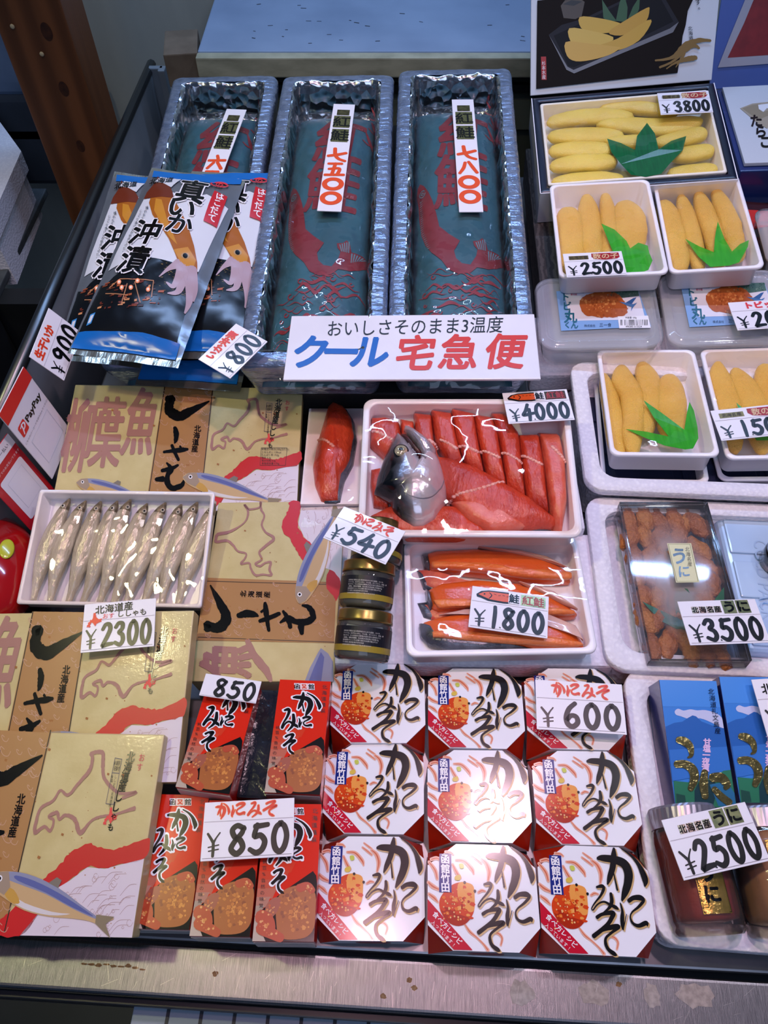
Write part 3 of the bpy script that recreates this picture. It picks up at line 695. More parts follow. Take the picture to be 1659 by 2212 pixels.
def hokkaido(a, part, x, y, s, m, layer, mirror=False, outline=None):
    pts = [(38,0),(44,2),(52,0),(55,20),(60,34),(76,48),(100,44),(92,56),(96,66),(78,70),(62,78),(56,96),(40,72),(30,66),(24,78),(20,84),(26,94),(16,100),(8,92),(2,100),(0,86),(8,78),(6,66),(18,60),(20,46),(30,50),(36,36)]
    a.poly(part, [(x+px*s/100, y+py*s/100) for px, py in pts], m, layer)

# ------------------------------------------------------------------ shishamo cartons
KRAFT = mat('cream_paper', '#cfbf86', '#c5b378', rough=.36, coat=.15, scale=35, bump=.06, bscale=300)
BROWNP = ink('#ac7d4a', .32); MAUVE = ink('#a57468', .4); LINEK = ink('#2a1c14', .4); REDW = ink('#c8161f', .35); LILAC = ink('#dcd0d6', .35); WLINE = ink('#b79a98', .4); FLECK = ink('#a0672f', .5)
SQ = [(265,78),(1597,95),(1556,790),(125,770)]
def box_fish(a, T, part='fish_picture'):
    """printed smelt; T maps the fish's own 0..100 x -20..20 frame to drawing units"""
    B1, B2, B3, B4, B5 = ink('#8c8fa8', .3), ink('#5b639c', .3), ink('#c9a878', .3), ink('#d9d2cf', .3), ink('#c79a45', .3)
    o = lambda p: [T(*q) for q in p]
    a.poly(part, o([(0,2),(6,-5),(18,-9),(35,-11),(55,-9),(72,-4),(86,0),(100,-3),(94,3),(98,10),(86,5),(70,7),(50,12),(30,14),(14,11),(5,8)]), B3, 6, smooth=3)
    a.poly(part, o([(4,-3),(18,-9),(35,-11),(55,-9),(72,-4),(86,0),(86,2),(68,1),(45,-2),(22,-2)]), B1, 7, smooth=3)
    a.poly(part, o([(20,-7),(35,-8),(55,-6),(74,-2),(84,1),(66,0),(45,-3),(22,-4)]), B2, 8, smooth=3)
    a.poly(part, o([(16,6),(30,9),(52,8),(66,5),(50,11),(30,13),(16,10)]), B4, 7, smooth=3)
    a.poly(part, o([(12,4),(20,3),(26,10),(20,12),(14,9)]), B5, 8, smooth=3)
    a.poly(part, o([(0,2),(6,-5),(14,-8),(17,2),(13,9),(5,7)]), ink('#a08c78', .3), 8)
    e = T(8, -1); r = .6*(abs(T(2.6, 0)[0]-T(0, 0)[0])+abs(T(2.6, 0)[1]-T(0, 0)[1]))
    a.poly(part, [(e[0]+r*math.cos(q), e[1]+r*math.sin(q)) for q in [k*.6 for k in range(11)]], WHITE, 9); a.poly(part, [(e[0]+r*.55*math.cos(q), e[1]+r*.55*math.sin(q)) for q in [k*.6 for k in range(11)]], BLACK, 10)
    a.poly(part, o([(46,-10),(52,-16),(56,-15),(54,-9)]), ink('#7d7468', .3), 7); a.poly(part, o([(86,-1),(100,-4),(94,3),(99,11),(86,5)]), ink('#8a7c62', .3), 8)
def sh_art(w, d, quad, clip=None, kanji=True):
    a = Art(w, d, quad, eps=.0003, clip=clip); rn = random.Random(11)
    # brown centre panel
    a.poly('brown_panel', [(783,80),(1072,90),(990,780),(672,778)], BROWNP, 1)
    for x0, x1 in ((783, 676), (1064, 985)): a.stroke('brown_panel', [(x0+4, 82, 5), ((x0+x1)/2+4, 430, 5), (x1+4, 776, 5)], LINEK, 2)
    for _ in range(60):
        y = rn.uniform(100, 760); x = rn.uniform(795-(y-80)*.16, 1055-(y-80)*.11); r = rn.uniform(10, 26)
        a.stroke('brown_panel', [(x+r*math.cos(t), y+r*.7*math.sin(t*1.3), 2.4) for t in [q*.9 for q in range(6)]], ink('#c29a84', .4), 2)
    for _ in range(70):
        y = rn.uniform(90, 770); x = rn.uniform(200, 1560); s_ = rn.uniform(2, 6) if rn.random() < .8 else rn.uniform(7, 13)
        a.poly('paper_fleck', [(x, y), (x+s_, y+s_*.3), (x+s_*.7, y+s_), (x-s_*.2, y+s_*.7)], FLECK, 2)
    # brush lettering
    for n_, X0, Y0, X1, Y1 in (('shi', 785, 150, 1050, 310), ('dash', 812, 320, 895, 408), ('ya', 778, 405, 925, 505), ('mo', 732, 515, 925, 668)): a.glyph('brush_lettering', n_, X0, Y0, X1, Y1, BLACK, 4, rough=.10)
    for n_, ch in enumerate('北海道産'): a.text('brush_lettering', ch, 978-n_*6, 325+n_*38, 40, BLACK, 4, bold=.03)
    if kanji:
        a.text('mauve_lettering', '柳', 285, 362, 440, MAUVE, 2, bold=.020, sx=.40, shear=.18); a.text('mauve_lettering', '葉', 452, 345, 420, MAUVE, 2, bold=.020, sx=.44, shear=.15)
    a.text('mauve_lettering', '魚', 650, 285, 400, MAUVE, 2, bold=.022, sx=.48, shear=.2)
    # map outline, red surf, waves
    mp = [(1270,165,16),(1300,158,14),(1325,165,16),(1332,210,16),(1345,250,14),(1395,290,14),(1440,305,10),(1500,300,12),(1440,320,10)]
    a.stroke('map_outline', mp, MAUVE, 2, rough=.15)
    a.stroke('map_outline', [(1270,165,16),(1280,185,14),(1272,225,16),(1225,275,13),(1190,310,12),(1150,295,10),(1125,330,12),(1075,355,12),(1062,390,14),(1062,440,16),(1100,420,12),(1130,435,12),(1140,400,10),(1115,385,12),(1150,372,14),(1165,395,12),(1190,380,12),(1235,395,16),(1268,440,18),(1310,400,10),(1350,385,10),(1420,375,8),(1500,355,16)], MAUVE, 2, rough=.15)
    a.poly('red_surf', [(965,735),(1010,700),(1105,625),(1140,590),(1200,545),(1240,505),(1310,478),(1370,490),(1440,495),(1500,480),(1585,455),(1570,525),(1470,545),(1400,560),(1320,555),(1250,600),(1170,640),(1140,700),(1060,785),(940,780)], REDW, 2, jit=4)
    a.poly('wave_print', [(1060,785),(1140,700),(1170,640),(1250,602),(1320,557),(1400,562),(1470,547),(1570,527),(1557,788)], LILAC, 2)
    for k in range(60):
        x = rn.uniform(1150, 1545); y = rn.uniform(570, 780)
        if y < 640+(1250-x)*.5: continue
        if rn.random() < .45:
            r = rn.uniform(5, 16); a.stroke('wave_print', [(x+r*math.cos(t)*(1-t*.08), y+r*math.sin(t)*(1-t*.08), 1.6) for t in [q*.8 for q in range(8)]], WLINE, 3)
        else:
            L = rn.uniform(30, 90); a.stroke('wave_print', [(max(1130, x-L*.6), y+L*.35, 1.4), (x-L*.2, y-L*.05, 1.8), (min(1550, x+L*.4), y-L*.1, 1.4)], WLINE, 3)
    box_fish(a, lambda x, y: (890+x*5.8-y*.0, 590+x*1.5+y*4.8))
    return a
def sh_small(a):
    """small printing on the right-hand panel"""
    for n_, ch in enumerate('北海道産ししゃも'): a.text('title_lettering', ch, 1455-n_*7.5, 175+n_*35, 40 if n_ < 6 else 30, BLACK, 4, bold=.02, shear=.1)
    a.text('title_lettering', 'お', 1507, 178, 30, ink('#d23a52', .4), 4); a.text('title_lettering', 'す', 1502, 212, 30, ink('#d23a52', .4), 4)
    hokkaido(a, 'title_lettering', 1366, 352, 62, ink('#e04040', .4), 3)
    for x0, y0, x1, y1 in ((1384,180,1416,184),(1384,180,1368,340),(1416,184,1404,342),(1368,340,1404,342),(1379,232,1412,234)): a.stroke('title_lettering', [(x0,y0,2),(x1,y1,2)], ink('#4a4660', .4), 4)
    a.text('title_lettering', '原材', 1403, 190, 18, LINEK, 4, vert=True); a.text('title_lettering', '料名', 1390, 190, 18, LINEK, 4, vert=True)
    a.text('title_lettering', 'ししゃも(北海道産)', 1398, 240, 13, LINEK, 4, vert=True, slant=-.1); a.text('title_lettering', '食塩', 1381, 240, 13, LINEK, 4, vert=True)
def carton(w, d, h, m, t, side=None, bev=.0012):
    b = MB(); b.box(w, d, h, (0, 0, -h/2), m, bev); return b.build('carton', t)
SHG = 'smelt cartons'
def sh_box(label, P, table=False, h=.018, w=.248, d=.150):
    t = thing('smelt_carton', label, 'carton', P, SHG); carton(w, d, h, KRAFT, t)
    a = sh_art(w, d, SQ); sh_small(a)
    if table:
        for k, s_ in enumerate(('栄養成分表示(100g当たり)', 'エネルギー 139kcal', 'たんぱく質 19.0g', '脂質 6.3g', '炭水化物 0.3g', '食塩相当量 0.76g')): a.text('nutrition_table', s_, 1352, 442+k*16, 14, LINEK, 4, anchor='l')
        for x0, y0, x1, y1 in ((1350,433,1502,433),(1343,532,1492,532),(1350,433,1343,532),(1502,433,1492,532)): a.stroke('nutrition_table', [(x0,y0,2),(x1,y1,2)], LINEK, 4)
    a.poly('red_surf', [(860,745),(930,738),(990,770),(985,789),(800,787)], REDW, 2, jit=3) if False else None
    a.build(t); return t
sh_box('cream smelt carton at the back left, just below the squid pouches', (-.2270, .5442, .0535, .1, 11.5, 1.8), True, w=.264, d=.1585)
a = Art(.264, .1585, SQ, eps=.0003); box_fish(a, lambda x, y: (275+x*4.6, 620+x*1.1+y*3.9)); a.build([o for o in COL.objects if o.name.startswith('smelt_carton') and o.type == 'EMPTY'][-1])
sh_box('cream smelt carton with green glare, under the 2300 yen card at the left edge', (-.2990, .2500, .0600, .4, 11, -1.8))
sh_box('nearest cream smelt carton, in the bottom left corner behind the steel rail', (-.3120, .1405, .0540, -1.4, 7.4, -1.6))
# the carton turned on its side beside the jars
t = thing('smelt_carton', 'cream smelt carton turned a quarter round, left of the crab jars', 'carton', (-.1134, .3747, .0350, -1.3, 5.0, -3.4), SHG)
carton(.1376, .1988, .030, KRAFT, t)
b = MB(); b.box(.1366, .1976, .010, (.0016, -.001, -.0355), KRAFT, .0012); b.build('lower_carton', t)
RQ = [(180,85),(1180,85),(1080,1480),(-30,1495)]
a = Art(.1376, .1988, RQ, eps=.0003); rn = random.Random(5)
a.poly('brown_panel', [(85,690),(1110,725),(1085,1190),(15,1180)], BROWNP, 1)
for y in (716, 1156): a.stroke('brown_panel', [(30, y, 5), (550, y+14, 5), (1085, y+28, 5)], LINEK, 2)
for _ in range(60):
    x = rn.uniform(60, 1060); y = rn.uniform(740, 1150); r = rn.uniform(12, 32); a.stroke('brown_panel', [(x+r*math.cos(t_), y+r*.7*math.sin(t_*1.3), 3) for t_ in [q*.9 for q in range(6)]], ink('#c29a84', .4), 2)
for _ in range(40):
    x = rn.uniform(150, 1050); y = rn.uniform(100, 1460); s_ = rn.uniform(3, 14); a.poly('paper_fleck', [(x, y), (x+s_, y+s_*.3), (x+s_*.7, y+s_), (x-s_*.2, y+s_*.7)], FLECK, 2)
a.stroke('map_outline', [(520,90,18),(510,130,14),(430,145,16),(392,108,20),(420,160,18),(410,220,14),(370,270,12),(270,325,22),(180,345,26),(165,380,22),(170,405,22),(250,395,22),(300,430,18),(340,480,16),(405,500,14),(395,540,14),(365,580,16),(430,575,14),(445,620,16),(480,670,18),(540,665,14),(605,670,18),(590,625,18),(600,570,18),(555,575,14),(515,600,18),(480,580,16),(530,545,16),(510,490,18),(560,440,20),(625,380,24),(560,330,16),(530,270,16),(550,200,14),(525,150,18),(520,90,18)], MAUVE, 2, rough=.15)
a.poly('red_surf', [(750,86),(830,90),(835,160),(815,270),(860,370),(925,440),(905,500),(885,572),(840,540),(800,470),(755,390),(690,310),(705,220),(745,150)], REDW, 2, jit=5)
a.poly('red_surf', [(1060,630),(1140,725),(1110,870),(1085,830),(1030,760)], REDW, 2, jit=4)
a.poly('wave_print', [(835,90),(1178,86),(1142,722),(1065,630),(890,570),(928,440),(862,370),(818,270),(838,160)], LILAC, 1)
for k in range(50):
    x = rn.uniform(850, 1120); y = rn.uniform(100, 560); L = rn.uniform(20, 70)
    if x < 860+max(0, y-330)*.5: continue
    if rn.random() < .4: a.stroke('wave_print', [(x+L*.25*math.cos(q), y+L*.25*math.sin(q), 2) for q in [j*.8 for j in range(7)]], WLINE, 3)
    else: a.stroke('wave_print', [(x, y-L, 2), (x+L*.3, y, 2.4), (x+L*.2, y+L, 2)], WLINE, 3)
box_fish(a, lambda x, y: (808+x*3.2+y*7.0, 890-x*7.9+y*2.6))
box_fish(a, lambda x, y: (790+x*3.4+y*6.5, 1700-x*5.4+y*2.2)) if False else None
a.poly('fish_picture', [(860,1482),(900,1380),(960,1270),(985,1230),(1040,1270),(1075,1330),(1078,1481)], ink('#8c8fa8', .3), 3); a.poly('fish_picture', [(890,1482),(930,1380),(985,1260),(1010,1300),(985,1482)], ink('#5b639c', .3), 4)
rot = lambda x, y, X0, Y0, X1, Y1: None
def turned(name, X0, Y0, X1, Y1):   # brush sign rotated a quarter turn anticlockwise
    for st in BRUSH[name]:
        k = ((X1-X0)+(Y1-Y0))/200
        a.stroke('brush_lettering', [(X0+(X1-X0)*p[1]/100, Y1-(Y1-Y0)*p[0]/100, p[2]*k) for p in st], BLACK, 4, rough=.10)
turned('shi', 90, 745, 335, 1120); turned('dash', 345, 900, 505, 1045); turned('ya', 490, 880, 675, 1105); turned('mo', 670, 870, 945, 1125)
a.text('brush_lettering', '北海道産', 475, 818, 62, BLACK, 4, ang=-90+93, bold=.03) if False else None
for n_, ch in enumerate('北海道産'): a.text('brush_lettering', ch, 385+n_*62, 818+n_*2, 52, BLACK, 4, ang=-88, bold=.03)
a.text('mauve_lettering', '魚', 250, 1330, 420, MAUVE, 2, ang=-88, bold=.045, sx=.62)
a.stroke('mauve_lettering', [(420,1180,40),(470,1290,60),(560,1400,60),(600,1480,30)], MAUVE, 2, rough=.1)
a.build(t)
price_card('white price card reading 2300 yen on the glare-lit smelt carton', (-.2400, .3060, .0830, 5.5, 9, -1), .0650, .0455, '2300', head=lambda a, W, H: (a.text('heading', '北海道産', 420, H*.13, H*.19, BLACK, 2, bold=.02, ang=-3), hokkaido(a, 'heading', 60, H*.2, 210, ink('#e8382c', .35), 2), a.text('heading', 'おす', 350, H*.29, H*.12, ink('#e8382c', .35), 2), a.text('heading', 'ししゃも', 680, H*.27, H*.15, BLACK, 2, bold=.02)))

# ------------------------------------------------------------------ open smelt tray, ten fish
STP = (-.2700, .4074, .0570, -1.8, 15.0, -1.5)
t = thing('fish_tray', 'shallow white tray of ten silvery smelt under clear film, left of the turned carton', 'tray', STP)
tray('tray', .1855, .1225, .022, PLAST, t, r=.003, rim=.004, taper=.97)
def tsag(u, v): return .0008+.0012*noise.noise(Vector((u*60, v*40, 2)))+.002*noise.noise(Vector((u*18, v*18, 7)))
sheet('clear_film', .184, .121, FILM, t, tsag, 40, 30)
TM = pose(STP)
SMELT = mat('smelt_skin', '#d6d0c2', '#b0a68e', rough=.26, metal=.2, scale=60, stretch=(2, .4, 2), bump=1.1, bscale=190, coat=.4, bstretch=(1, .45, 1), lo=.3, hi=.7)
SMELTH = mat('smelt_head', '#95886c', '#574c38', rough=.3, metal=.25, scale=160, bump=.8, bscale=220, coat=.5)
def smelt(label, M, seed, L=.112):
    rn = random.Random(seed); t = thing('smelt', label, 'fish', M, 'smelt in the tray'); b = MB(); rings = []; n = 16
    prof = [(0,.10),(.06,.42),(.12,.58),(.2,.72),(.3,.92),(.42,1.0),(.55,.97),(.68,.82),(.8,.58),(.9,.38),(1,.30)]
    bend = rn.uniform(-.0035, .0035)
    for s_, r in cr(prof, 3):
        y = L*(.5-s_); cx = bend*math.sin(s_*math.pi)+.0016*math.sin(s_*5+seed)+(.003 if s_ < .15 else 0)*(.15-s_)/.15
        ring = []
        for k in range(n):
            q = 2*math.pi*k/n; v = Vector((cx+.0102*r*math.cos(q), y, .0082*r*math.sin(q)))
            ring.append(v+Vector((1, 0, 1))*(.0007*noise.noise(v*160+Vector((seed, 0, 0)))))
        rings.append(ring)
    b.loft(rings, SMELT, mf=lambda a, i: SMELTH if a < 6 else SMELT); b.build('body', t)
    b = MB(); b.ball((.0026, L*.5-.010, .0040), .0023, ink('#d9d4c4', .15), (1, 1, .6)); b.ball((.0028, L*.5-.010, .0052), .0012, BLACK, (1, 1, .5)); b.build('eye', t)
    b = MB(); g = [b.bm.verts.new(p) for p in ((.001, L*.5-.020, .0056), (.0055, L*.5-.019, .0040), (.0062, L*.5-.026, .0040), (.002, L*.5-.031, .0060))]; b.face(g, mat('gill_plate', '#d8d2c6', '#b8ad9a', rough=.18, metal=.5, scale=200), True); b.build('gill_cover', t)
ORD = ['leftmost', 'second from the left', 'third from the left', 'fourth from the left', 'fifth from the left', 'fifth from the right', 'fourth from the right', 'third from the right', 'second from the right', 'rightmost']
for i in range(10):
    M = TM @ Matrix.Translation((-.0745+i*.0168, -.002+random.uniform(-.002, .002), -.0105+random.uniform(-.0005, .001))) @ Matrix.Rotation(R(-6-i*.6+random.uniform(-2, 2)), 4, 'Z') @ Matrix.Rotation(R(random.uniform(-12, 12)), 4, 'Y')
    smelt('silvery smelt %s of the ten in the white tray' % ORD[i], M, i*7+1)

# ------------------------------------------------------------------ red crab paste boxes
BOXRED = mat('red_board', '#b3150f', rough=.3, coat=.3); BOXPALE = mat('pale_board', '#b9b6b0', rough=.35, coat=.2)
REDF = ink('#dd2a12', .15); SALM = ink('#d8664a', .15); SALM2 = ink('#cf8a72', .15); PALE = ink('#b8a796', .3)
RQ7 = [(190,955),(600,965),(445,1970),(15,1960)]
def crab_pic(a, part, f, sc=1.0, seed=2):
    """printed brown crab, f maps a 0..100 frame"""
    rn = random.Random(seed); o = lambda p: [f(*q) for q in p]
    c1, c2, c3, c4, c5 = (ink(c, .3) for c in ('#a65a20', '#c4742c', '#8a441c', '#d68c3c', '#b4401c'))
    a.poly(part, o([(38,22),(60,10),(82,12),(98,24),(100,70),(88,92),(60,97),(40,92),(34,70),(32,45)]), c1, 5, smooth=4)
    for _ in range(110):
        x, y = rn.gauss(66, 15), rn.gauss(54, 20)
        if ((x-67)/32)**2+((y-54)/41)**2 > 1: continue
        r = rn.uniform(1, 4.5); a.poly(part, o([(x+r*rn.uniform(.6, 1.2)*math.cos(q), y+r*rn.uniform(.6, 1.2)*math.sin(q)) for q in [k*1.05 for k in range(6)]]), rn.choice((c2, c2, c3, c4, c1)), 6)
    a.poly(part, o([(14,44),(22,32),(34,28),(40,36),(34,52),(24,62),(16,56)]), ink('#a0523c', .3), 5, smooth=3)
    for P_, w1, w2 in (([(8,60),(18,66),(22,78)], 26, 22), ([(10,78),(26,86),(42,94)], 24, 16), ([(70,14),(84,10),(92,18)], 14, 12)):
        a.stroke(part, [(*f(*q), (w1+(w2-w1)*i/2)*sc) for i, q in enumerate(P_)], c5, 6)
    for _ in range(46):
        x, y = rn.choice(((rn.gauss(14, 5), rn.gauss(70, 7)), (rn.gauss(28, 7), rn.gauss(88, 4)), (rn.gauss(84, 6), rn.gauss(15, 4)), (rn.gauss(24, 5), rn.gauss(46, 7)))); r = rn.uniform(.8, 2.6)
        a.poly(part, o([(x+r*math.cos(q), y+r*math.sin(q)) for q in [k*1.05 for k in range(6)]]), rn.choice((ink('#d2803c', .3), ink('#c45a2a', .3), ink('#e0a060', .3))), 7)
def red_box(label, P):
    t = thing('crab_paste_carton', label, 'carton', P, 'red crab paste cartons'); b = MB(); b.box(.0465, .100, .034, (0, 0, -.017), BOXRED, .0006); b.build('carton', t)
    b = MB(); b.box(.0455, .0006, .026, (0, -.0502, -.017), BOXPALE); b.build('end_flap', t)
    a = Art(.0465, .100, RQ7, eps=.0003, clip=(-.0232, .0232, -.0499, .0499))
    F = 'red_face'
    a.poly(F, RQ7, REDF, 0)
    g0 = [(100,1480),(500,1475),(440,1960),(20,1960)]
    for k, c in enumerate(('#d93f22', '#d24a30', '#cb5c44', '#c46f58', '#bb8570', '#b09a86')):
        y = 1400+k*62; a.poly(F, [(190-(y-955)*.175-5, y), (370-k*50, y), (370-(k)*50-40, y+75), (190-(y+75-955)*.175-5, y+75)], ink(c, .15), 1)
    a.poly(F, [(40,1770),(200,1790),(180,1975),(12,1965)], PALE, 2)
    a.poly('black_panel', [(488,1467),(508,1500),(510,1560),(446,1972),(105,1980),(28,1785),(250,1620)], BLACK, 3)
    crab_pic(a, 'crab_picture', lambda x, y: (66+x*4.15-(y-50)*.62, 1530+y*4.35), 4.2)
    for n_, x0, y0, x1, y1 in (('ka', 290, 1080, 505, 1285), ('mi', 175, 1222, 310, 1425), ('ni', 318, 1290, 425, 1400), ('so', 185, 1450, 285, 1625)):
        a.glyph('brush_lettering', n_, x0, y0, x1, y1, WHITE, 4, grow=24); a.glyph('brush_lettering', n_, x0, y0, x1, y1, BLACK, 5, grow=6)
    a.rect('maker_label', 303, 990, 348, 1048, WHITE, 4); a.rect('maker_label', 415, 990, 466, 1048, WHITE, 4); a.text('maker_label', '函', 325, 1020, 50, BLACK, 5, bold=.03); a.text('maker_label', '館', 440, 1020, 50, BLACK, 5, bold=.03)
    a.rect('maker_label', 352, 990, 412, 1048, WHITE, 4); a.rect('maker_label', 360, 998, 404, 1042, ink('#e8b8a8', .3), 5); a.text('maker_label', '又', 382, 1020, 44, REDF, 6, bold=.04)
    for n_, ch in enumerate('北海道謹製'): a.text('origin_lettering', ch, 548-n_*8, 1018+n_*54, 42, ink('#2a0a06', .3), 4)
    for n_, ch in enumerate('純100%自然の味覚'.replace('100', '百')): a.text('slogan_lettering', ch, 150-n_*7.5, 1395+n_*45, 34, ink('#2a0a06', .3), 4)
    a.build(t); return t
rb = red_box('red crab paste carton at the left end of the front row', (-.1724, .1198, .0362, -1.2, 1.3, -.6))
RBG = 'red crab paste cartons'
copy_tree(rb, 'middle red crab paste carton of the front row, half under the 850 yen card', (-.1246, .1144, .0398, -.9, -.1, -1.0))
copy_tree(rb, 'red crab paste carton at the right end of the front row', (-.0757, .1105, .0450, -.4, -.8, .6))
copy_tree(rb, 'red crab paste carton behind the front row, under the small 850 card', (-.1435, .2179, .0517, -8.1, -2.9, -1.7))
copy_tree(rb, 'rear red crab paste carton right of the black wrapped package', (-.0740, .2170, .0500, -2.7, -.2, -.4))
t = thing('wrapped_package', 'black film wrapped package between the two rear red cartons', 'package', (-.108, .216, .034, -4, 0, -1))
b = MB(); b.box(.030, .098, .032, (0, 0, -.016), mat('black_wrap', '#15161c', '#20222a', rough=.16, scale=40, bump=.8, bscale=60, coat=.6), .003); b.build('package', t)
price_card('large white price card reading 850 yen on the front red cartons', (-.1096, .1391, .0522, 3.0, .3, -.3), .0735, .0446, '850', head=brush_word(KANIMISO, .12, .82, .04, .30), line=.345, px=270)
price_card('small white price card reading 850 on a rear red carton', (-.1367, .2552, .0600, -8.8, -.5, -.6), .0517, .0209, '850', line=0, yen=False)

# ------------------------------------------------------------------ octagonal crab paste boxes
MQ = [(140,22),(1500,14),(1513,1209),(80,1212)]
OCT = [(-.43,.0), ]
def octagon(w, d, c=.27):
    return [(-w/2+w*c, d/2), (w/2-w*.24, d/2), (w/2, d/2-d*.22), (w/2, -d/2+d*.22), (w/2-w*.2, -d/2), (-w/2+w*.22, -d/2), (-w/2, -d/2+d*.22), (-w/2, d/2-d*.22)]
def miso_box(label, P):
    t = thing('crab_paste_box', label, 'box', P, 'white octagonal crab paste boxes')
    b = MB(); oc = octagon(.0863, .0758); b.prism(oc, -.0016, 0, mat('white_board', '#f3f1f5', rough=.16, coat=.15)); b.build('lid', t)
    b = MB(); low = [(-.0863/2, .0758/2), (.0863/2, .0758/2), (.0863/2, -.0758/2), (-.0863/2, -.0758/2)]
    SIDE = mat('orange_red_board', '#b8280f', rough=.35, coat=.2); WB = _M['white_board']; CR2 = mat('crimson_board', '#b0102c', rough=.3, coat=.2)
    vt = [b.bm.verts.new((x, y, -.0016)) for x, y in oc]; vb = [b.bm.verts.new((x*.985, y*.985, -.033)) for x, y in low]
    for (i, j, k, l), m in (((0,1,1,0), WB), ((2,3,2,1), CR2), ((4,5,3,2), WB), ((6,7,0,3), CR2)): b.face([vt[i], vt[j], vb[k], vb[l]], m)
    for (i, j, k) in ((1,2,1), (3,4,2), (5,6,3), (7,0,0)): b.face([vt[i], vt[j], vb[k]], SIDE)
    b.face(vb[::-1], WB); b.face(vt, WB); b.build('carton', t)
    b = MB(); b.prism([(-.012, -.0377), (.016, -.0377), (.012, -.0382), (-.008, -.0382)], -.022, -.012, ink('#7a0f1c', .3)); b.build('front_label', t)
    hw, hd = .0863/2, .0758/2
    a = Art(.0863, .0758, MQ, eps=.0003); 
    # crab picture
    C = 'crab_picture'; rn = random.Random(4)
    rc = [ink(c, .15) for c in ('#d8430f', '#b02a0a', '#e8731c', '#f0a04a', '#8a1f0a', '#f2c27a')]
    a.poly(C, [(265,640),(330,560),(420,490),(520,455),(640,460),(700,500),(705,620),(690,760),(640,850),(560,920),(450,940),(340,890),(270,800),(250,720)], rc[0], 1, smooth=3)
    a.poly(C, [(520,455),(640,460),(700,500),(705,620),(690,760),(620,780),(560,700),(500,640),(490,540)], rc[3], 2, smooth=3)
    a.poly(C, [(270,760),(360,740),(460,800),(600,840),(640,850),(560,920),(450,940),(340,890)], rc[1], 2, smooth=3)
    for _ in range(70):
        x, y = rn.gauss(480, 120), rn.gauss(700, 120)
        if ((x-480)/215)**2+((y-700)/225)**2 > 1: continue
        r = rn.uniform(8, 40); a.poly(C, [(x+r*rn.uniform(.5, 1.2)*math.cos(q), y+r*rn.uniform(.4, .9)*math.sin(q)) for q in [k*1.05 for k in range(6)]], rn.choice(rc[:4]), 3)
    for _ in range(24):
        x, y = rn.gauss(440, 90), rn.gauss(740, 90); r = rn.uniform(5, 12); a.poly(C, [(x+r*math.cos(q), y+r*math.sin(q)) for q in [k*1.05 for k in range(6)]], rc[5], 4)
    pk, pk2, yg = ink('#efb39a', .15), ink('#d9714e', .15), ink('#cdd25a', .15)
    for s_ in ([(500,205,16),(600,215,34),(690,300,40),(710,350,10)], [(820,180,24),(880,230,44),(910,320,46),(890,420,18)], [(700,150,12),(760,190,20),(815,230,14)], [(720,100,8),(780,140,16),(815,160,8)], [(150,240,24),(220,330,40),(240,420,24)], [(130,470,30),(180,510,44),(250,540,24)], [(130,600,26),(190,640,40),(230,680,14)], [(180,205,26),(250,190,30),(310,220,18)], [(370,115,20),(430,120,20),(460,140,10)], [(560,920,10),(620,1000,26),(700,1060,14),(780,1130,16),(830,1190,30)], [(900,1000,16),(980,1010,24),(1020,1060,20),(1000,1130,14)], [(760,560,18),(800,540,24),(840,545,10)], [(450,260,20),(490,340,36),(530,400,30)]):
        a.stroke(C, s_, pk, 1, grow=14); a.stroke(C, [(x, y, ww*.45) for x, y, ww in s_], pk2, 2)
    a.poly(C, [(530,250),(580,245),(590,290),(545,300)], yg, 3, smooth=3); a.poly(C, [(470,390),(540,370),(530,430),(470,430)], ink('#e0c050', .15), 3, smooth=3)
    for x, y in ((588,455),(713,548)): a.poly(C, [(x+17*math.cos(q), y+17*math.sin(q)) for q in [k*.6 for k in range(11)]], BLACK, 4)
    # blue maker label and red recipe banner
    BL = ink('#14287e', .15)
    a.poly('maker_label', [(285,138),(437,138),(415,572),(257,572)], BL, 4)
    for n_, ch in enumerate('函館竹田'): a.text('maker_label', ch, 355-n_*5, 200+n_*107, 112, WHITE, 5, bold=.035, sx=1.05)
    a.poly('recipe_banner', [(107,655),(640,1200),(405,1203),(92,880)], ink('#c8102e', .15), 4)
    for n_, ch in enumerate('食べ方レシピ'): a.text('recipe_banner', ch, 200+n_*56, 828+n_*56, 74, WHITE, 5, ang=44, bold=.02)
    for n_, ch in enumerate('入っています!'): a.text('recipe_banner', ch, 168+n_*40, 918+n_*39, 56, WHITE, 5, ang=44, bold=.01)
    GD = ink('#c9a66a', .25)
    for n_, x0, y0, x1, y1 in (('ka', 880, 35, 1480, 620), ('ni', 1085, 545, 1430, 975), ('mi', 730, 445, 1080, 760), ('so', 705, 735, 1070, 1205)):
        a.glyph('brush_lettering', n_, x0, y0, x1, y1, GD, 4, grow=2, off=(16, 14)); a.glyph('brush_lettering', n_, x0, y0, x1, y1, BLACK, 5, grow=0)
    a.build(t); return t
MP = [(-.0055,.2541,.0304,-.5,.6,-1.5),(.0836,.2478,.0341,-1.9,-1.1,-2.7),(.1715,.2443,.0420,-2.6,-.8,-4.0),(-.0087,.1787,.0270,-1.3,.4,-2.7),(.0803,.1700,.0364,-1.6,-.7,-3.1),(.1702,.1674,.0406,-1.6,1.5,-3.0),(-.0106,.1009,.0260,-.7,1.0,-1.5),(.0777,.0926,.0373,-1.8,-1.0,-2.0),(.1651,.0899,.0423,-2.4,3.0,-3.5)]
COLN = ['left', 'middle', 'right']; ROWN = ['back row', 'middle row', 'front row']
mb0 = None
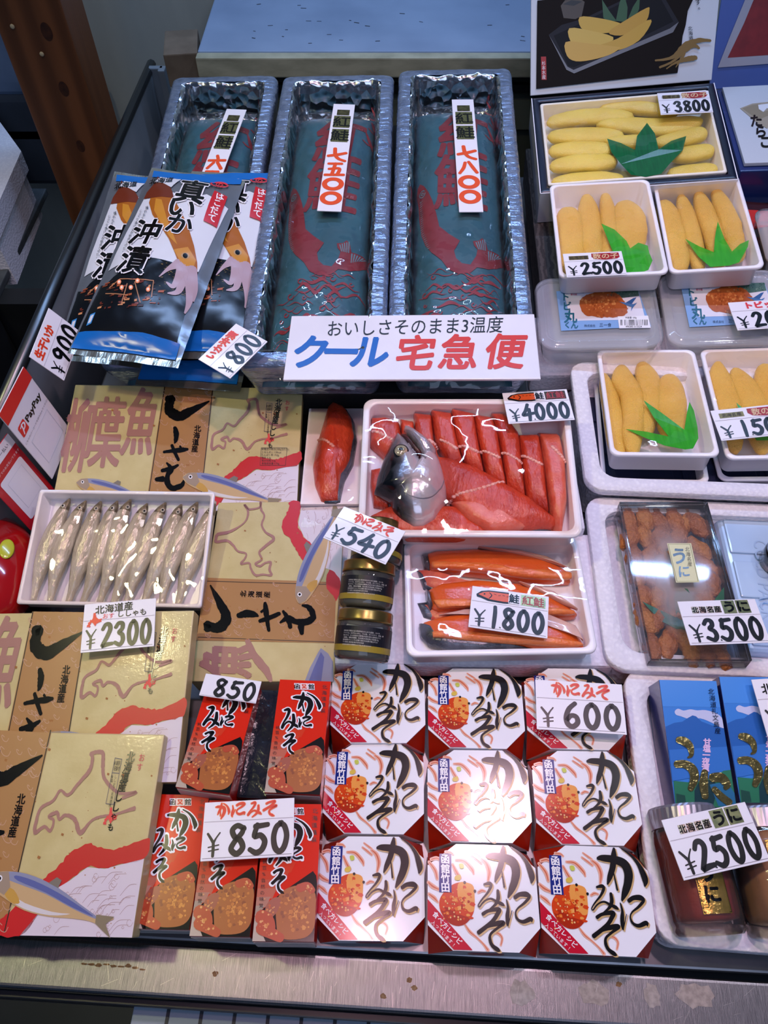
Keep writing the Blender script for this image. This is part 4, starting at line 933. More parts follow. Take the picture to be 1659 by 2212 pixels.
for i, P in enumerate(MP):
    lb = 'white octagonal crab paste box, %s of the %s of three' % (COLN[i % 3], ROWN[i//3]) + (', under the 600 card' if i == 2 else '')
    if i == 0: mb0 = miso_box(lb, P)
    else: copy_tree(mb0, lb, P)
price_card('white price card reading 600 yen on the back right octagonal box', (.1730, .2400, .0560, -4.8, 1, -3.2), .0765, .0455, '600', head=brush_word(KANIMISO, .18, .86, .05, .33), line=.37, px=290)

# ------------------------------------------------------------------ salmon, foam blocks, crab jars
def slab(label, P, w, d, h, m=FOAM, name='foam_block', cat='foam block', bev=.004):
    b = MB(); b.box(w, d, h, (0, 0, -h/2), m, bev); return tag(place(b.build(name), P), label, cat)
slab('flat white foam block under the small salmon tray and the crab jars', (.0845, .364, .034, -1, 0, -1), .268, .150, .030)
slab('white foam block carrying the big salmon tray and the lone fillet', (.062, .497, .0465, -1, 0, -1), .300, .120, .045)
def puff(mb, out, H, base, m, center=None, nr=9, p=2.6, na=.0006, ns=90, n=56, side=None):
    """mound over a star-shaped outline; returns its height function"""
    # resample outline by angle from the centre
    L = len(out); cx = center[0] if center else sum(q[0] for q in out)/L; cy = center[1] if center else sum(q[1] for q in out)/L
    P = []; tot = [math.dist(out[i], out[(i+1) % L]) for i in range(L)]; S_ = sum(tot)
    for k in range(n):
        t_ = S_*k/n; i = 0
        while t_ > tot[i]: t_ -= tot[i]; i += 1
        f = t_/tot[i]; a, c = out[i], out[(i+1) % L]; P.append((a[0]+(c[0]-a[0])*f, a[1]+(c[1]-a[1])*f))
    ss = [math.sin(math.pi/2*(1-k/nr)) for k in range(nr)]   # 1 .. small
    rings = []; sd = random.uniform(0, 99)
    for k in range(nr+1):
        s_ = ss[k] if k < nr else .001
        z = base+H*(1-s_**p)**.5
        rings.append([Vector((cx+(x-cx)*s_, cy+(y-cy)*s_, z)) for x, y in P])
    rings.insert(0, [Vector((x, y, base-.003)) for x, y in P])
    rr = []
    for r in rings: rr.append([v+Vector((0, 0, na*noise.noise(v*ns+Vector((sd, 0, 0))))) for v in r])
    mb.loft(rr, m, cap=True, mf=side)
    A = [(math.atan2(y-cy, x-cx), math.hypot(x-cx, y-cy)) for x, y in P]
    def hz(x, y):
        th = math.atan2(y-cy, x-cx); r = math.hypot(x-cx, y-cy)
        b = min(A, key=lambda q: abs((q[0]-th+math.pi) % (2*math.pi)-math.pi)); s_ = min(1, r/max(1e-6, b[1]))
        return base+H*(max(0, 1-s_**p))**.5
    return hz
SALMON = mat('salmon_flesh', '#d24b28', '#b23116', rough=.3, scale=60, stretch=(1, .5, 1), bump=.7, bscale=330, coat=.35, sss=.15, lo=.3, hi=.7, bstretch=(1, .5, 1))
SALMONL = mat('salmon_flesh_light', '#dd7a60', '#cc5238', rough=.28, scale=60, bump=.3, bscale=420, coat=.5, sss=.12)
FAT = mat('salmon_fat_line', '#f3c2b4', '#e8a090', rough=.35, scale=300, bump=.8, bscale=420)
SKIN = mat('salmon_skin', '#2b2f38', '#6d7380', rough=.22, metal=.35, scale=30, bump=.4, bscale=300, coat=.5)
def crop_art(w, d, quad): return Art(w, d, quad)
def fat(t, A, pts, hz, wd=9):
    a = Art(1, 1, [(0,0),(1,0),(1,1),(0,1)]); pl = cr([A.P(*p) for p in pts], 10); b = MB()
    for i, (x, y) in enumerate(pl): b.ball((x, y, hz(x, y)-.0004), .0017*(1+.35*math.sin(i*2.3)), FAT, (1.2, 1, .5), 1)
    o = b.build('fat_line', t); return o
SG = 'salmon slices'
SP = (.0854, .4800, .1000, -1.5, 8.0, -1.8)
SM = pose(SP)
t = thing('salmon_tray', 'large white tray of red salmon slices and a fish head, priced 4,000 yen', 'tray', SP)
tray('tray', .2188, .1640, .030, PLAST, t, r=.011, rim=.007, taper=.95)
HC = (-.055, .005)
def film_s(u, v): return .0012+.016*math.exp(-((u+.050)**2/.0011+(v+.008)**2/.0022))+.0009*noise.noise(Vector((u*45, v*45, 1)))+.0014*noise.noise(Vector((u*20, v*25, 5)))
sheet('clear_film', .214, .160, FILM, t, film_s, 50, 40)
SA = Art(.2188, .1640, [(372,92),(1525,80),(1600,872),(350,848)])
def slice_(label, pts, H, base, fl=None, m=SALMON, p=5.0, center=None, skin=None):
    t = thing('salmon_slice', label, 'salmon', SM, SG); b = MB()
    gx = sum(q[0] for q in pts)/len(pts); gy = sum(q[1] for q in pts)/len(pts); pts = [(gx+(x-gx)*1.10, gy+(y-gy)*1.05) for x, y in pts]
    hz = puff(b, [SA.P(*q) for q in pts], H, base, m, p=p, center=SA.P(*center) if center else None); b.build('flesh', t)
    if skin:
        b = MB(); puff(b, [SA.P(*q) for q in skin], .006, base-.003, SKIN, p=3); b.build('skin', t)
    if fl: fat(t, SA, fl, hz)
slice_('salmon slice at the far left of the big tray, behind the fish head', [(415,145),(485,140),(562,166),(575,250),(560,340),(500,370),(412,290)], .016, -.027, [(420,232),(470,255),(525,285)])
slice_('narrow salmon slice second from the left in the big tray', [(574,152),(645,164),(658,300),(660,400),(620,390),(585,270)], .016, -.026)
slice_('salmon slice third from the left in the back of the big tray', [(652,122),(745,130),(762,290),(800,420),(720,400),(668,290)], .018, -.025, [(735,300),(755,315),(775,330)])
slice_('salmon slice fourth from the left in the back of the big tray', [(748,106),(858,125),(888,270),(925,420),(850,420),(775,290)], .019, -.024, [(800,300),(845,325),(885,352)])
slice_('salmon slice fifth from the left in the back of the big tray', [(862,102),(985,130),(1008,280),(1045,490),(950,440),(892,290)], .020, -.023, [(905,330),(960,355),(1005,378)])
slice_('salmon slice sixth from the left in the back of the big tray', [(990,130),(1090,150),(1124,250),(1170,545),(1070,500),(1014,290)], .019, -.023, [(1025,355),(1075,382),(1125,405)])
slice_('salmon slice seventh from the left, below the 4000 yen card', [(1096,128),(1160,128),(1246,250),(1278,610),(1180,550),(1132,280)], .020, -.023, [(1148,375),(1200,403),(1252,432)])
slice_('salmon slice eighth from the left in the big tray, with a bruised tip', [(1248,250),(1360,245),(1392,450),(1412,690),(1300,640),(1262,400)], .019, -.023, [(1262,390),(1315,418),(1368,444)])
slice_('pale edged salmon slice standing along the right side of the big tray', [(1368,235),(1480,240),(1512,400),(1520,640),(1488,820),(1440,765),(1408,560)], .021, -.024, [(1430,345),(1470,385),(1505,425)], SALMONL)
slice_('long salmon fillet with a white line lying across the middle of the big tray', [(795,385),(850,390),(1000,440),(1160,535),(1300,620),(1445,742),(1425,772),(1270,790),(1120,800),(960,690),(830,600)], .016, -.018, [(842,640),(900,615),(970,600),(1060,575),(1155,535)], center=(1080,640), skin=[(1090,808),(1270,792),(1430,775),(1447,745),(1435,790),(1270,812),(1100,818)])
slice_('salmon piece with a glossy fold under film, front centre of the big tray', [(880,648),(960,630),(1080,640),(1210,715),(1275,785),(1180,806),(1080,815),(960,740)], .013, -.015, m=SALMONL)
slice_('salmon belly piece in the front left of the big tray, under the fish head', [(445,700),(560,640),(760,650),(890,655),(1000,740),(1082,800),(1050,828),(850,832),(620,826),(450,790)], .013, -.021, [(440,770),(480,750),(530,735)])
slice_('small dark salmon piece at the left wall of the big tray, behind the head', [(414,430),(470,420),(520,520),(505,640),(430,625),(412,520)], .010, -.026)
# salmon head
t = thing('salmon_head', 'silver and black salmon head with open mouth lying on the slices in the big tray', 'fish head', SM)
HM = bpy.data.materials.new('salmon_head_skin'); HM.use_nodes = True; nt = HM.node_tree; bs = nt.nodes['Principled BSDF']
bs.inputs['Metallic'].default_value = .45; bs.inputs['Roughness'].default_value = .22; bs.inputs['Coat Weight'].default_value = .5
tc = nt.nodes.new('ShaderNodeTexCoord'); mp = nt.nodes.new('ShaderNodeMapping'); mp.inputs['Rotation'].default_value = (0, 0, R(-8))
sx = nt.nodes.new('ShaderNodeSeparateXYZ'); nz = nt.nodes.new('ShaderNodeTexNoise'); nz.inputs['Scale'].default_value = 60
ma = nt.nodes.new('ShaderNodeMath'); ma.operation = 'MULTIPLY_ADD'; ma.inputs[1].default_value = .012
rp = nt.nodes.new('ShaderNodeValToRGB'); mr = nt.nodes.new('ShaderNodeMapRange'); mr.inputs[1].default_value = -.085; mr.inputs[2].default_value = -.035
nt.links.new(tc.outputs['Object'], mp.inputs[0]); nt.links.new(mp.outputs[0], sx.inputs[0]); nt.links.new(tc.outputs['Object'], nz.inputs['Vector'])
nt.links.new(nz.outputs['Fac'], ma.inputs[0]); nt.links.new(sx.outputs[0], ma.inputs[2]); nt.links.new(ma.outputs[0], mr.inputs[0]); nt.links.new(mr.outputs[0], rp.inputs[0]); nt.links.new(rp.outputs[0], bs.inputs['Base Color'])
E_ = rp.color_ramp.elements; E_[0].position = .28; E_[0].color = lin('#10141a'); E_[1].position = .62; E_[1].color = lin('#c9c3c8')
e2 = E_.new(.44); e2.color = lin('#6a6c76'); E_.new(.9).color = lin('#d9d2d6')
bp = nt.nodes.new('ShaderNodeBump'); bp.inputs['Strength'].default_value = .25; bp.inputs['Distance'].default_value = .002; n3 = nt.nodes.new('ShaderNodeTexNoise'); n3.inputs['Scale'].default_value = 130
nt.links.new(tc.outputs['Object'], n3.inputs['Vector']); nt.links.new(n3.outputs['Fac'], bp.inputs['Height']); nt.links.new(bp.outputs[0], bs.inputs['Normal'])
hp = [(555,254),(520,315),(480,410),(448,510),(433,590),(470,612),(522,640),(540,700),(585,745),(655,786),(710,780),(770,745),(802,690),(835,640),(836,580),(815,480),(790,400),(760,350),(735,360),(712,385),(690,420),(660,380),(625,330),(595,290)]
b = MB(); hz = puff(b, [SA.P(*q) for q in hp], .026, -.012, HM, center=SA.P(640, 560), nr=12, p=2.0, na=.0008, ns=70, n=90); b.build('head', t)
b = MB(); lj = [(598,232),(630,242),(690,285),(745,330),(775,372),(770,410),(735,430),(705,400),(660,330),(618,280),(592,250)]
hz2 = puff(b, [SA.P(*q) for q in lj], .013, -.006, mat('lower_jaw_skin', '#c9c4ca', '#a9a3aa', rough=.22, metal=.45, scale=80, bump=.3, bscale=200, coat=.5), nr=8, p=2, n=50); b.build('lower_jaw', t)
b = MB(); mo = [(575,262),(600,262),(650,330),(712,392),(705,412),(670,392),(620,330)]; puff(b, [SA.P(*q) for q in mo], .008, -.010, mat('mouth_inside', '#3a0f0c', '#5a1c14', rough=.3), nr=5, n=30); b.build('mouth', t)
x, y = SA.P(580, 412); zc = hz(x, y)
b = MB(); b.ball((x, y, zc-.001), .0082, mat('eye_rim', '#1c1f24', rough=.2), (1, 1.05, .35), 3); b.ball((x, y, zc-.0001), .0068, mat('eye_iris', '#c8c0a2', '#8f8668', rough=.12, scale=200, metal=.3, coat=1), (1, 1.05, .42), 3); b.ball((x, y+.0003, zc+.0010), .0034, mat('eye_pupil', '#15130f', rough=.08, coat=1), (1, 1.05, .6), 3); b.build('eye', t)
b = MB(); pl = [SA.P(*q) for q in cr([(585,600),(625,655),(690,672),(750,655),(800,600),(818,540)], 8)]; b.tube([(x, y, hz(x, y)+.0002) for x, y in pl], .0005, mat('gill_slit', '#847e84', rough=.4), 6)
pl = [SA.P(*q) for q in cr([(620,345),(660,390),(700,430),(715,450)], 8)]; b.tube([(x, y, hz(x, y)+.0003) for x, y in pl], .0009, _M['gill_slit'], 6); b.build('gill_line', t)
price_card('white price card reading 4000 yen on the far corner of the big salmon tray', (.1619, .5426, .1190, 4.2, 3.4, -.7), .0693, .042, '4.000', head=head_salmon(False), line=.36, px=230)

# lone fillet on foam
t = thing('salmon_fillet', 'single film-wrapped salmon fillet on white board left of the big tray', 'salmon', (-.0570, .5359, .0500, -.4, -1.1, -.5))
FA = Art(.0607, .1407, [(82,160),(362,150),(352,692),(40,700)])
fo = [(205,125),(265,150),(312,222),(330,330),(310,470),(262,570),(238,690),(150,692),(112,600),(100,500),(120,380),(160,230),(182,150)]
b = MB(); puff(b, [FA.P(*((q[0]*1.0+12), q[1]+6)) for q in fo], .012, -.0005, SKIN, p=2.4); b.build('skin', t)
b = MB(); hz = puff(b, [FA.P(*q) for q in fo], .017, .0005, SALMON, p=1.9, center=FA.P(215, 400), n=70); b.build('flesh', t)
fat(t, FA, [(132,362),(170,385),(214,425)], hz)
def fw(u, v): return .0012+.019*math.exp(-((u+.002)**2/.0004+(v+.002)**2/.0035))+.001*noise.noise(Vector((u*60, v*60, 9)))
sheet('cling_wrap', .058, .138, FILM, t, fw, 24, 40)
b = MB(); b.box(.064, .142, .004, (0, 0, -.0022), mat('pink_white_board', '#f3e6e8', rough=.5), .001); b.build('board', t)

# small tray of long strips
P2 = (.1079, .3519, .0600, .2, -.6, -2.1); M2 = pose(P2)
t = thing('salmon_tray', 'small white tray of long orange salmon strips under film, priced 1,800 yen', 'tray', P2)
tray('tray', .1752, .1288, .024, PLAST, t, r=.009, rim=.006, taper=.94)
sheet('clear_film', .171, .125, FILM, t, lambda u, v: .0010+.0008*noise.noise(Vector((u*45, v*45, 21)))+.0012*noise.noise(Vector((u*22, v*22, 25))), 40, 30)
S2 = Art(.1752, .1288, [(500,222),(1465,205),(1590,848),(508,882)])
ORNG = mat('orange_flesh', '#e0661a', '#cf4f12', rough=.24, scale=14, bump=.2, bscale=400, coat=.6, sss=.12, lo=.3, hi=.8)
ORNGL = mat('orange_flesh_edge', '#e98a45', '#de7430', rough=.3, scale=60, bump=.6, bscale=260, coat=.5, sss=.1)
PEARL = mat('pale_membrane', '#c9a79f', '#dcb8a8', rough=.25, scale=40, coat=.5)
def strip(label, pts, H, base, skin=None, edge=None, pearl=None, m=ORNG):
    t = thing('salmon_strip', label, 'salmon', M2, 'salmon strips'); b = MB(); hz = puff(b, [S2.P(*q) for q in pts], H, base, m, p=4, n=80, na=.0004); b.build('flesh', t)
    if skin: b = MB(); puff(b, [S2.P(*q) for q in skin], H*.8, base-.002, SKIN, p=3, n=60); b.build('skin', t)
    for nm, pp, mm in (('lower_edge', edge, ORNGL), ('membrane', pearl, PEARL)):
        if pp:
            b = MB(); puff(b, [S2.P(*q) for q in pp], H*.35, base+H*.69, mm, p=3, n=60, na=.0005, ns=200); b.build(nm, t)
strip('dark salmon strip lying low between the upper two strips of the small tray', [(578,335),(620,330),(760,390),(1000,420),(1300,430),(1385,492),(1000,480),(700,455),(605,425)], .008, -.0215, [(572,330),(590,322),(640,430),(700,470),(610,440)], m=SALMONL)
strip('dark skinned salmon strip lying low between the lower two strips', [(600,530),(700,590),(900,610),(1100,610),(1420,600),(1400,630),(900,640),(660,620)], .007, -.0215, [(572,515),(625,508),(720,600),(700,625),(610,600)], m=SALMONL)
strip('topmost orange salmon strip of the small tray', [(612,268),(650,248),(900,235),(1150,260),(1330,300),(1440,360),(1452,415),(1390,420),(1200,412),(1000,385),(800,365),(655,352),(620,320)], .014, -.018, [(600,262),(640,252),(658,330),(648,352),(615,330)], [(660,322),(850,318),(1000,330),(1150,370),(1380,385),(1448,380),(1450,412),(1390,418),(1200,410),(1000,382),(800,362),(660,350)], [(900,236),(1150,260),(1330,302),(1430,355),(1330,325),(1150,285),(1000,255)])
strip('middle orange salmon strip of the small tray, partly under the price card', [(640,462),(700,432),(900,410),(1150,432),(1350,492),(1490,592),(1470,614),(1300,620),(1100,602),(900,580),(700,584),(656,565)], .014, -.017, [(622,450),(650,470),(668,560),(650,572),(628,530)], [(668,540),(900,520),(1150,560),(1300,590),(1475,596),(1468,614),(1300,619),(1100,601),(900,579),(700,583)], [(1150,434),(1350,494),(1485,588),(1400,560),(1250,490)])
strip('front orange salmon strip of the small tray with dark skin below', [(606,652),(700,622),(850,592),(1100,602),(1330,622),(1480,682),(1532,790),(1450,800),(1250,790),(1000,780),(800,766),(650,748)], .014, -.016, [(582,650),(610,655),(660,755),(850,775),(1150,790),(1260,795),(1000,822),(750,802),(640,775),(590,720)], [(660,722),(850,715),(1100,745),(1300,740),(1480,770),(1525,785),(1450,798),(1250,789),(1000,779),(800,765),(662,747)], [(700,625),(850,593),(1100,603),(1330,624),(1475,684),(1520,770),(1460,700),(1300,650),(1100,628),(850,618)])
price_card('white price card reading 1800 yen on the small salmon tray', (.1176, .3281, .0670, -9.1, 0, .5), .0729, .0442, '1.800', head=head_salmon(True), line=.36, px=215)

# crab paste jars
GLASS = film('clear_glass', tint='#eef2ee', haze=.05, bump=0, rough=.02)
GOLD = mat('gold_lid', '#93804a', '#7f6a36', rough=.28, metal=.85, scale=30, bump=.1, bscale=80)
GREYP = mat('grey_green_paste', '#6c6a58', '#55533f', rough=.5, scale=60, bump=.3, bscale=80)
DLBL = ink('#16171f', .4)
def crab_jar(label, bot, lid, spin=0, full=True):
    bot, lid = Vector(bot), Vector(lid); ax = (lid-bot).normalized(); xr = Vector((1, 0, 0)); xr = (xr-ax*xr.dot(ax)).normalized(); yr = ax.cross(xr)
    M = Matrix((( xr.x, yr.x, ax.x, bot.x), (xr.y, yr.y, ax.y, bot.y), (xr.z, yr.z, ax.z, bot.z), (0, 0, 0, 1))) @ Matrix.Rotation(R(spin), 4, 'Z')
    t = thing('crab_jar', label, 'jar', M, 'crab paste jars'); r = .0255; h = .043
    b = MB(); b.lathe([(r*.8, 0), (r*.96, .0015), (r, .005), (r, h-.012), (r*.96, h-.009), (r*.9, h-.006), (r*.9, h)], GLASS); b.build('glass', t)
    b = MB(); b.lathe([(r*.78, .002), (r*.93, .004), (r*.94, h-.014), (r*.5, h-.012)], GREYP); b.build('paste', t)
    b = MB(); b.lathe([(r*.97, h-.008), (r*1.0, h-.0085), (r*1.0, h-.006), (r*.985, h-.005), (r*.985, h+.001), (r*.95, h+.0025), (r*.86, h+.0022), (r*.84, h+.0015)], GOLD, n=48); b.build('lid', t)
    # wrap-around label: bend a flat print onto the glass, centred on the side that faces up and front
    rl = r+.0003; a0 = R(-90 if yr.z < 0 else 90)
    def wrap(o):
        for v in o.data.vertices:
            q = v.co.x/rl; ex = v.co.z
            ang = a0+(q if a0 > 0 else q); 
            v.co = Vector(((rl+ex)*math.cos(a0+q), (rl+ex)*math.sin(a0+q), v.co.y+.0185))
    b = MB(); nx = 40; W_, H_ = rl*4.4, .022
    for i in range(nx):
        x0, x1 = (i/nx-.5)*W_, ((i+1)/nx-.5)*W_
        for (y0, y1, m) in ((-.011, -.0055, mat('gold_band', '#a08a2e', rough=.35)), (-.0055, .011, DLBL)): b.face([b.bm.verts.new(p) for p in ((x0, y0, 0), (x1, y0, 0), (x1, y1, 0), (x0, y1, 0))], m)
    o = b.build('label', t, fix=False); wrap(o)
    a = Art(.040, .016, [(0,0),(1000,0),(1000,400),(0,400)], eps=.0002)
    T = ('名称/魚介類加工品 原材料名/かにみそ(国産、カナダ、', 'アメリカ)、紅ずわいがに、でん粉、カニエキス、食塩、酵', '母エキス、たん白加水分解物(大豆を含む)/調味料(アミ', 'ノ酸等)、増粘多糖類、乳化剤(大豆由来) 内容量/70g', '賞味期限/キャップに記載 保存方法/要冷蔵(10℃以', '下で保存) 製造者/株式会社布目', '北海道函館市浅野町4-17 TEL.0138-43-9101')
    for k, s_ in enumerate(T): a.text('label_lettering', s_, 30, 45+k*50, 37, ink('#d5d2c8', .4), 1, anchor='l')
    if full:
        for o in a.build(t): wrap(o)
    return t
crab_jar('gold-lidded crab paste jar nearest the octagonal boxes', (-.0210, .2810, .0600), (-.0169, .3180, .0745), 0)
crab_jar('gold-lidded crab paste jar in the middle of the three leaning jars', (-.0180, .3330, .0605), (-.0142, .3700, .0750), 0)
crab_jar('crab paste jar mostly hidden under the 540 yen card', (-.0085, .3830, .0560), (-.0055, .4180, .0640), 0, False)
price_card('white price card reading 540 yen, tilted on the rearmost crab jar', (-.0187, .3890, .1060, -27.9, 1.6, -2.4), .0670, .0406, '540', head=brush_word(KANIMISO, .22, .86, .04, .30), line=.345, px=230)

# ------------------------------------------------------------------ right side: foam boxes, roe, uni
def foam_box(label, x0, x1, y0, y1, z, h, yaw=-3, rim=.018, ty=0):
    w, d = x1-x0, y1-y0; t = thing('foam_box', label, 'foam box', ((x0+x1)/2, (y0+y1)/2, z, yaw, 0, ty), 'open white foam boxes')
    tray('foam_tray', w, d, h, FOAM, t, r=.02, rim=rim, wall=.014, taper=.99, floor=.012, lip=.008); return t
foam_box('open white foam box holding the lower kazunoko trays at the right', .221, .60, .468, .664, .060, .050)
foam_box('open white foam box holding the sea urchin case and a pale ice pack', .212, .60, .270, .470, .045, .036)
foam_box('open white foam box in the lower right corner, holding blue cartons and jars', .216, .60, .046, .272, .037, .027, -4)
NAVY = mat('dark_ice_pack', '#2c3350', '#232942', rough=.3, scale=12, coat=.4)
def ice_pack(label, P, w, d, h, m, cells=(2, 3), txt=None):
    t = thing('ice_pack', label, 'ice pack', P); b = MB(); b.box(w, d, h, (0, 0, -h/2), m, .006, seg=3); b.build('pack', t)
    cw, cdp = w/cells[0], d/cells[1]
    for i in range(cells[0]):
        for j in range(cells[1]):
            b = MB(); b.box(cw-.010, cdp-.010, .004, (-w/2+cw*(i+.5), -d/2+cdp*(j+.5), .0005), m, .0018, seg=2); b.build('raised_cell', t)
    if txt:
        a = Art(w, d, [(0,0),(600,0),(600,600),(0,600)], eps=.0028)
        a.text('embossed_lettering', txt, 110, 300, 66, mat('pack_emboss', '#a5bedb', rough=.3), 1, ang=97); a.build(t)
    return t
PALEB = mat('pale_blue_pack', '#bcd3ea', '#aec7e2', rough=.28, scale=10, coat=.35)
ice_pack('dark navy ice pack under the lower kazunoko trays', (.385, .570, .024, -3, 0, 0), .285, .150, .016, NAVY, (3, 3))
ice_pack('pale blue ice pack with embossed cells right of the sea urchin case', (.440, .377, .034, -4, 0, 0), .172, .158, .018, PALEB, (2, 3), 'COLD PACK')
ice_pack('grey ice pack under the sea urchin case', (.299, .372, .0255, -2, 0, -1.5), .090, .150, .011, mat('grey_pack', '#7f8798', rough=.3), (1, 3))

# kazunoko (herring roe)
ROE = mat('herring_roe', '#ecc052', '#e2ae3a', rough=.34, scale=30, bump=.9, bscale=700, coat=.6, sss=.25, lo=.3, hi=.75)
ROEP = mat('pale_roe', '#ead25e', '#dcbd48', rough=.32, scale=20, bump=.5, bscale=800, coat=.4, sss=.2, lo=.3, hi=.75)
def roe(label, M, pts, thick, m, group, seed=0):
    """pts: (x, y, full width) along the piece"""
    t = thing('herring_roe', label, 'roe', M, group); c = cr(pts, 5); b = MB(); rings = []; n = 18; N = len(c)
    for i, (x, y, wd) in enumerate(c):
        a, e = c[max(0, i-1)], c[min(N-1, i+1)]; tx, ty = e[0]-a[0], e[1]-a[1]; l = math.hypot(tx, ty) or 1; nx, ny = -ty/l, tx/l; f = i/(N-1); tp = (1-abs(2*f-1)**6)**.5 if 0 < i < N-1 else .22
        w2 = wd/2*max(.22, tp); ring = []
        for k in range(n):
            q = 2*math.pi*k/n; ca, sa = math.cos(q), math.sin(q)
            sq = .5; ca2 = math.copysign(abs(ca)**.85, ca); sa2 = math.copysign(abs(sa)**.85, sa)
            v = Vector((x+nx*w2*ca2, y+ny*w2*ca2, thick/2*max(.25, tp)*sa2)); v += v.normalized()*.0014*noise.noise(v*70+Vector((seed, 0, 0))); ring.append(v)
        rings.append(ring)
    b.loft(rings, m); b.build('roe_sac', t); return t
GREEN = mat('green_leaf_film', '#2f9a22', '#3bab2a', rough=.25, scale=300, stretch=(1, .1, 1), coat=.4)
GREEND = mat('dark_green_leaf_film', '#0d6a38', '#0b5a30', rough=.25, scale=500, stretch=(1, .05, 1), coat=.4)
def leaf(label, M, pts, m, z):
    b = MB(); tri = tessellate_polygon([[Vector((x, y, 0)) for x, y in pts]]); f = lambda x, y: z+.0012*math.sin(x*70)+.0008*math.cos(y*90)
    lo = [b.bm.verts.new((x, y, f(x, y))) for x, y in pts]; hi = [b.bm.verts.new((x, y, f(x, y)+.0003)) for x, y in pts]
    for q in tri: b.face([hi[i] for i in q], m); b.face([lo[i] for i in q][::-1], m)
    n = len(pts)
    for i in range(n): b.face([lo[i], lo[(i+1) % n], hi[(i+1) % n], hi[i]], m)
    return tag(place(b.build('leaf_divider'), M), label, 'leaf divider', 'green leaf dividers')
KTG = 'white kazunoko trays'
def ktray(label, P, w, d, h=.032, fl=True, seed=1):
    t = thing('roe_tray', label, 'tray', P, KTG); tray('tray', w, d, h, PLAST, t, r=.009, rim=.005, taper=.92)
    if fl: sheet('cling_wrap', w-.004, d-.004, WRAP if False else FILM, t, lambda u, v: .0010+.0012*noise.noise(Vector((u*50, v*50, seed)))+.0014*noise.noise(Vector((u*20, v*24, seed+3))), 36, 40)
    return pose(P)
C5 = lambda w, d, q: Art(w, d, q)
def roes(A, M, lst, m, group, base, names, th=.017, grow=1.25):
    for i, (lb, pts) in enumerate(zip(names, lst)):
        k = A.sc; roe(lb, M @ Matrix.Translation((0, 0, base[i] if isinstance(base, (list, tuple)) else base)), [(*A.P(x, y), ww*k*grow) for x, y, ww in pts], th, m, group, i)
# lower front tray (T3) and the tray beneath
ktray('white roe tray at the bottom of the front stack, under the tray with four roe', (.3075, .5824, .0440, -6.1, 0, -6.2), .1140, .1660, .034, False)
M = ktray('wrapped white tray of four golden roe on top of the front stack', (.3066, .5911, .0795, -4.5, -.6, -4.3), .1135, .1672, .034, True, 4)
A = Art(.1135, .1672, [(565,585),(1180,585),(1355,1265),(645,1265)])
roes(A, M, [[(620,660,50),(660,800,95),(690,950,105),(705,1100,95),(730,1225,70)], [(735,630,70),(745,720,130),(800,830,130),(815,980,120),(800,1100,110),(815,1220,70)], [(860,610,80),(900,700,130),(930,820,130),(905,960,110),(890,1080,80)], [(1040,690,90),(1045,780,160),(1050,900,170),(1075,1020,170),(1110,1130,120)]], ROE, 'golden roe in the front tray', [-.020, -.0145, -.016, -.015],
     ['golden roe along the left wall of the front tray', 'curved golden roe second from the left in the front tray', 'golden roe third from the left in the front tray', 'broad golden roe at the right of the front tray, half under the leaf'])
leaf('bright green leaf divider in the front roe tray, three long points', M, [A.P(*q) for q in [(865,893),(1000,990),(1125,1085),(1140,980),(1155,908),(1185,960),(1210,1060),(1215,1140),(1180,1210),(1130,1218),(1000,1190),(870,1130),(752,1075),(880,1090),(1025,1130),(930,1000)]], GREEN, -.0035)
# right tray (T4), the card 1500
ktray('white roe tray under the wrapped tray with the 1500 yen card', (.4361, .5857, .0430, -2.9, 1.4, -4.5), .1159, .1600, .034, False)
M = ktray('wrapped white tray of golden roe at the right edge, under the 1500 yen card', (.4308, .5903, .0795, -3.2, 2.4, -5.9), .1130, .1652, .034, True, 9)
A = Art(.1130, .1652, [(1230,575),(1850,570),(2105,1265),(1390,1300)])
roes(A, M, [[(1365,600,50),(1380,720,140),(1430,860,150),(1450,1000,130),(1480,1200,90)], [(1470,640,60),(1530,760,160),(1600,880,170),(1640,1050,140),(1660,1200,90)], [(1660,620,90),(1700,760,170),(1760,900,170),(1790,1080,140)], [(1800,640,90),(1850,800,140),(1900,980,150),(1930,1150,100)]], ROE, 'golden roe in the right tray', -.0155,
     ['golden roe along the left wall of the cut-off tray at the right edge', 'roe piece second from the left in the cut-off right edge tray', 'roe piece third from the left in the cut-off right edge tray', 'roe piece farthest right in the cut-off right edge tray'])
leaf('green leaf divider in the right edge roe tray, behind the 1500 yen card', M, [A.P(*q) for q in [(1468,905),(1560,980),(1660,1060),(1700,960),(1740,1060),(1720,1150),(1600,1150),(1520,1040)]], GREEN, -.0035)
price_card('white price card reading 1500 yen on the right edge roe tray', (.4015, .5480, .0890, 3.9, 4.6, -5), .0800, .0410, '1.500', head=head_kazunoko, line=.36, px=260)
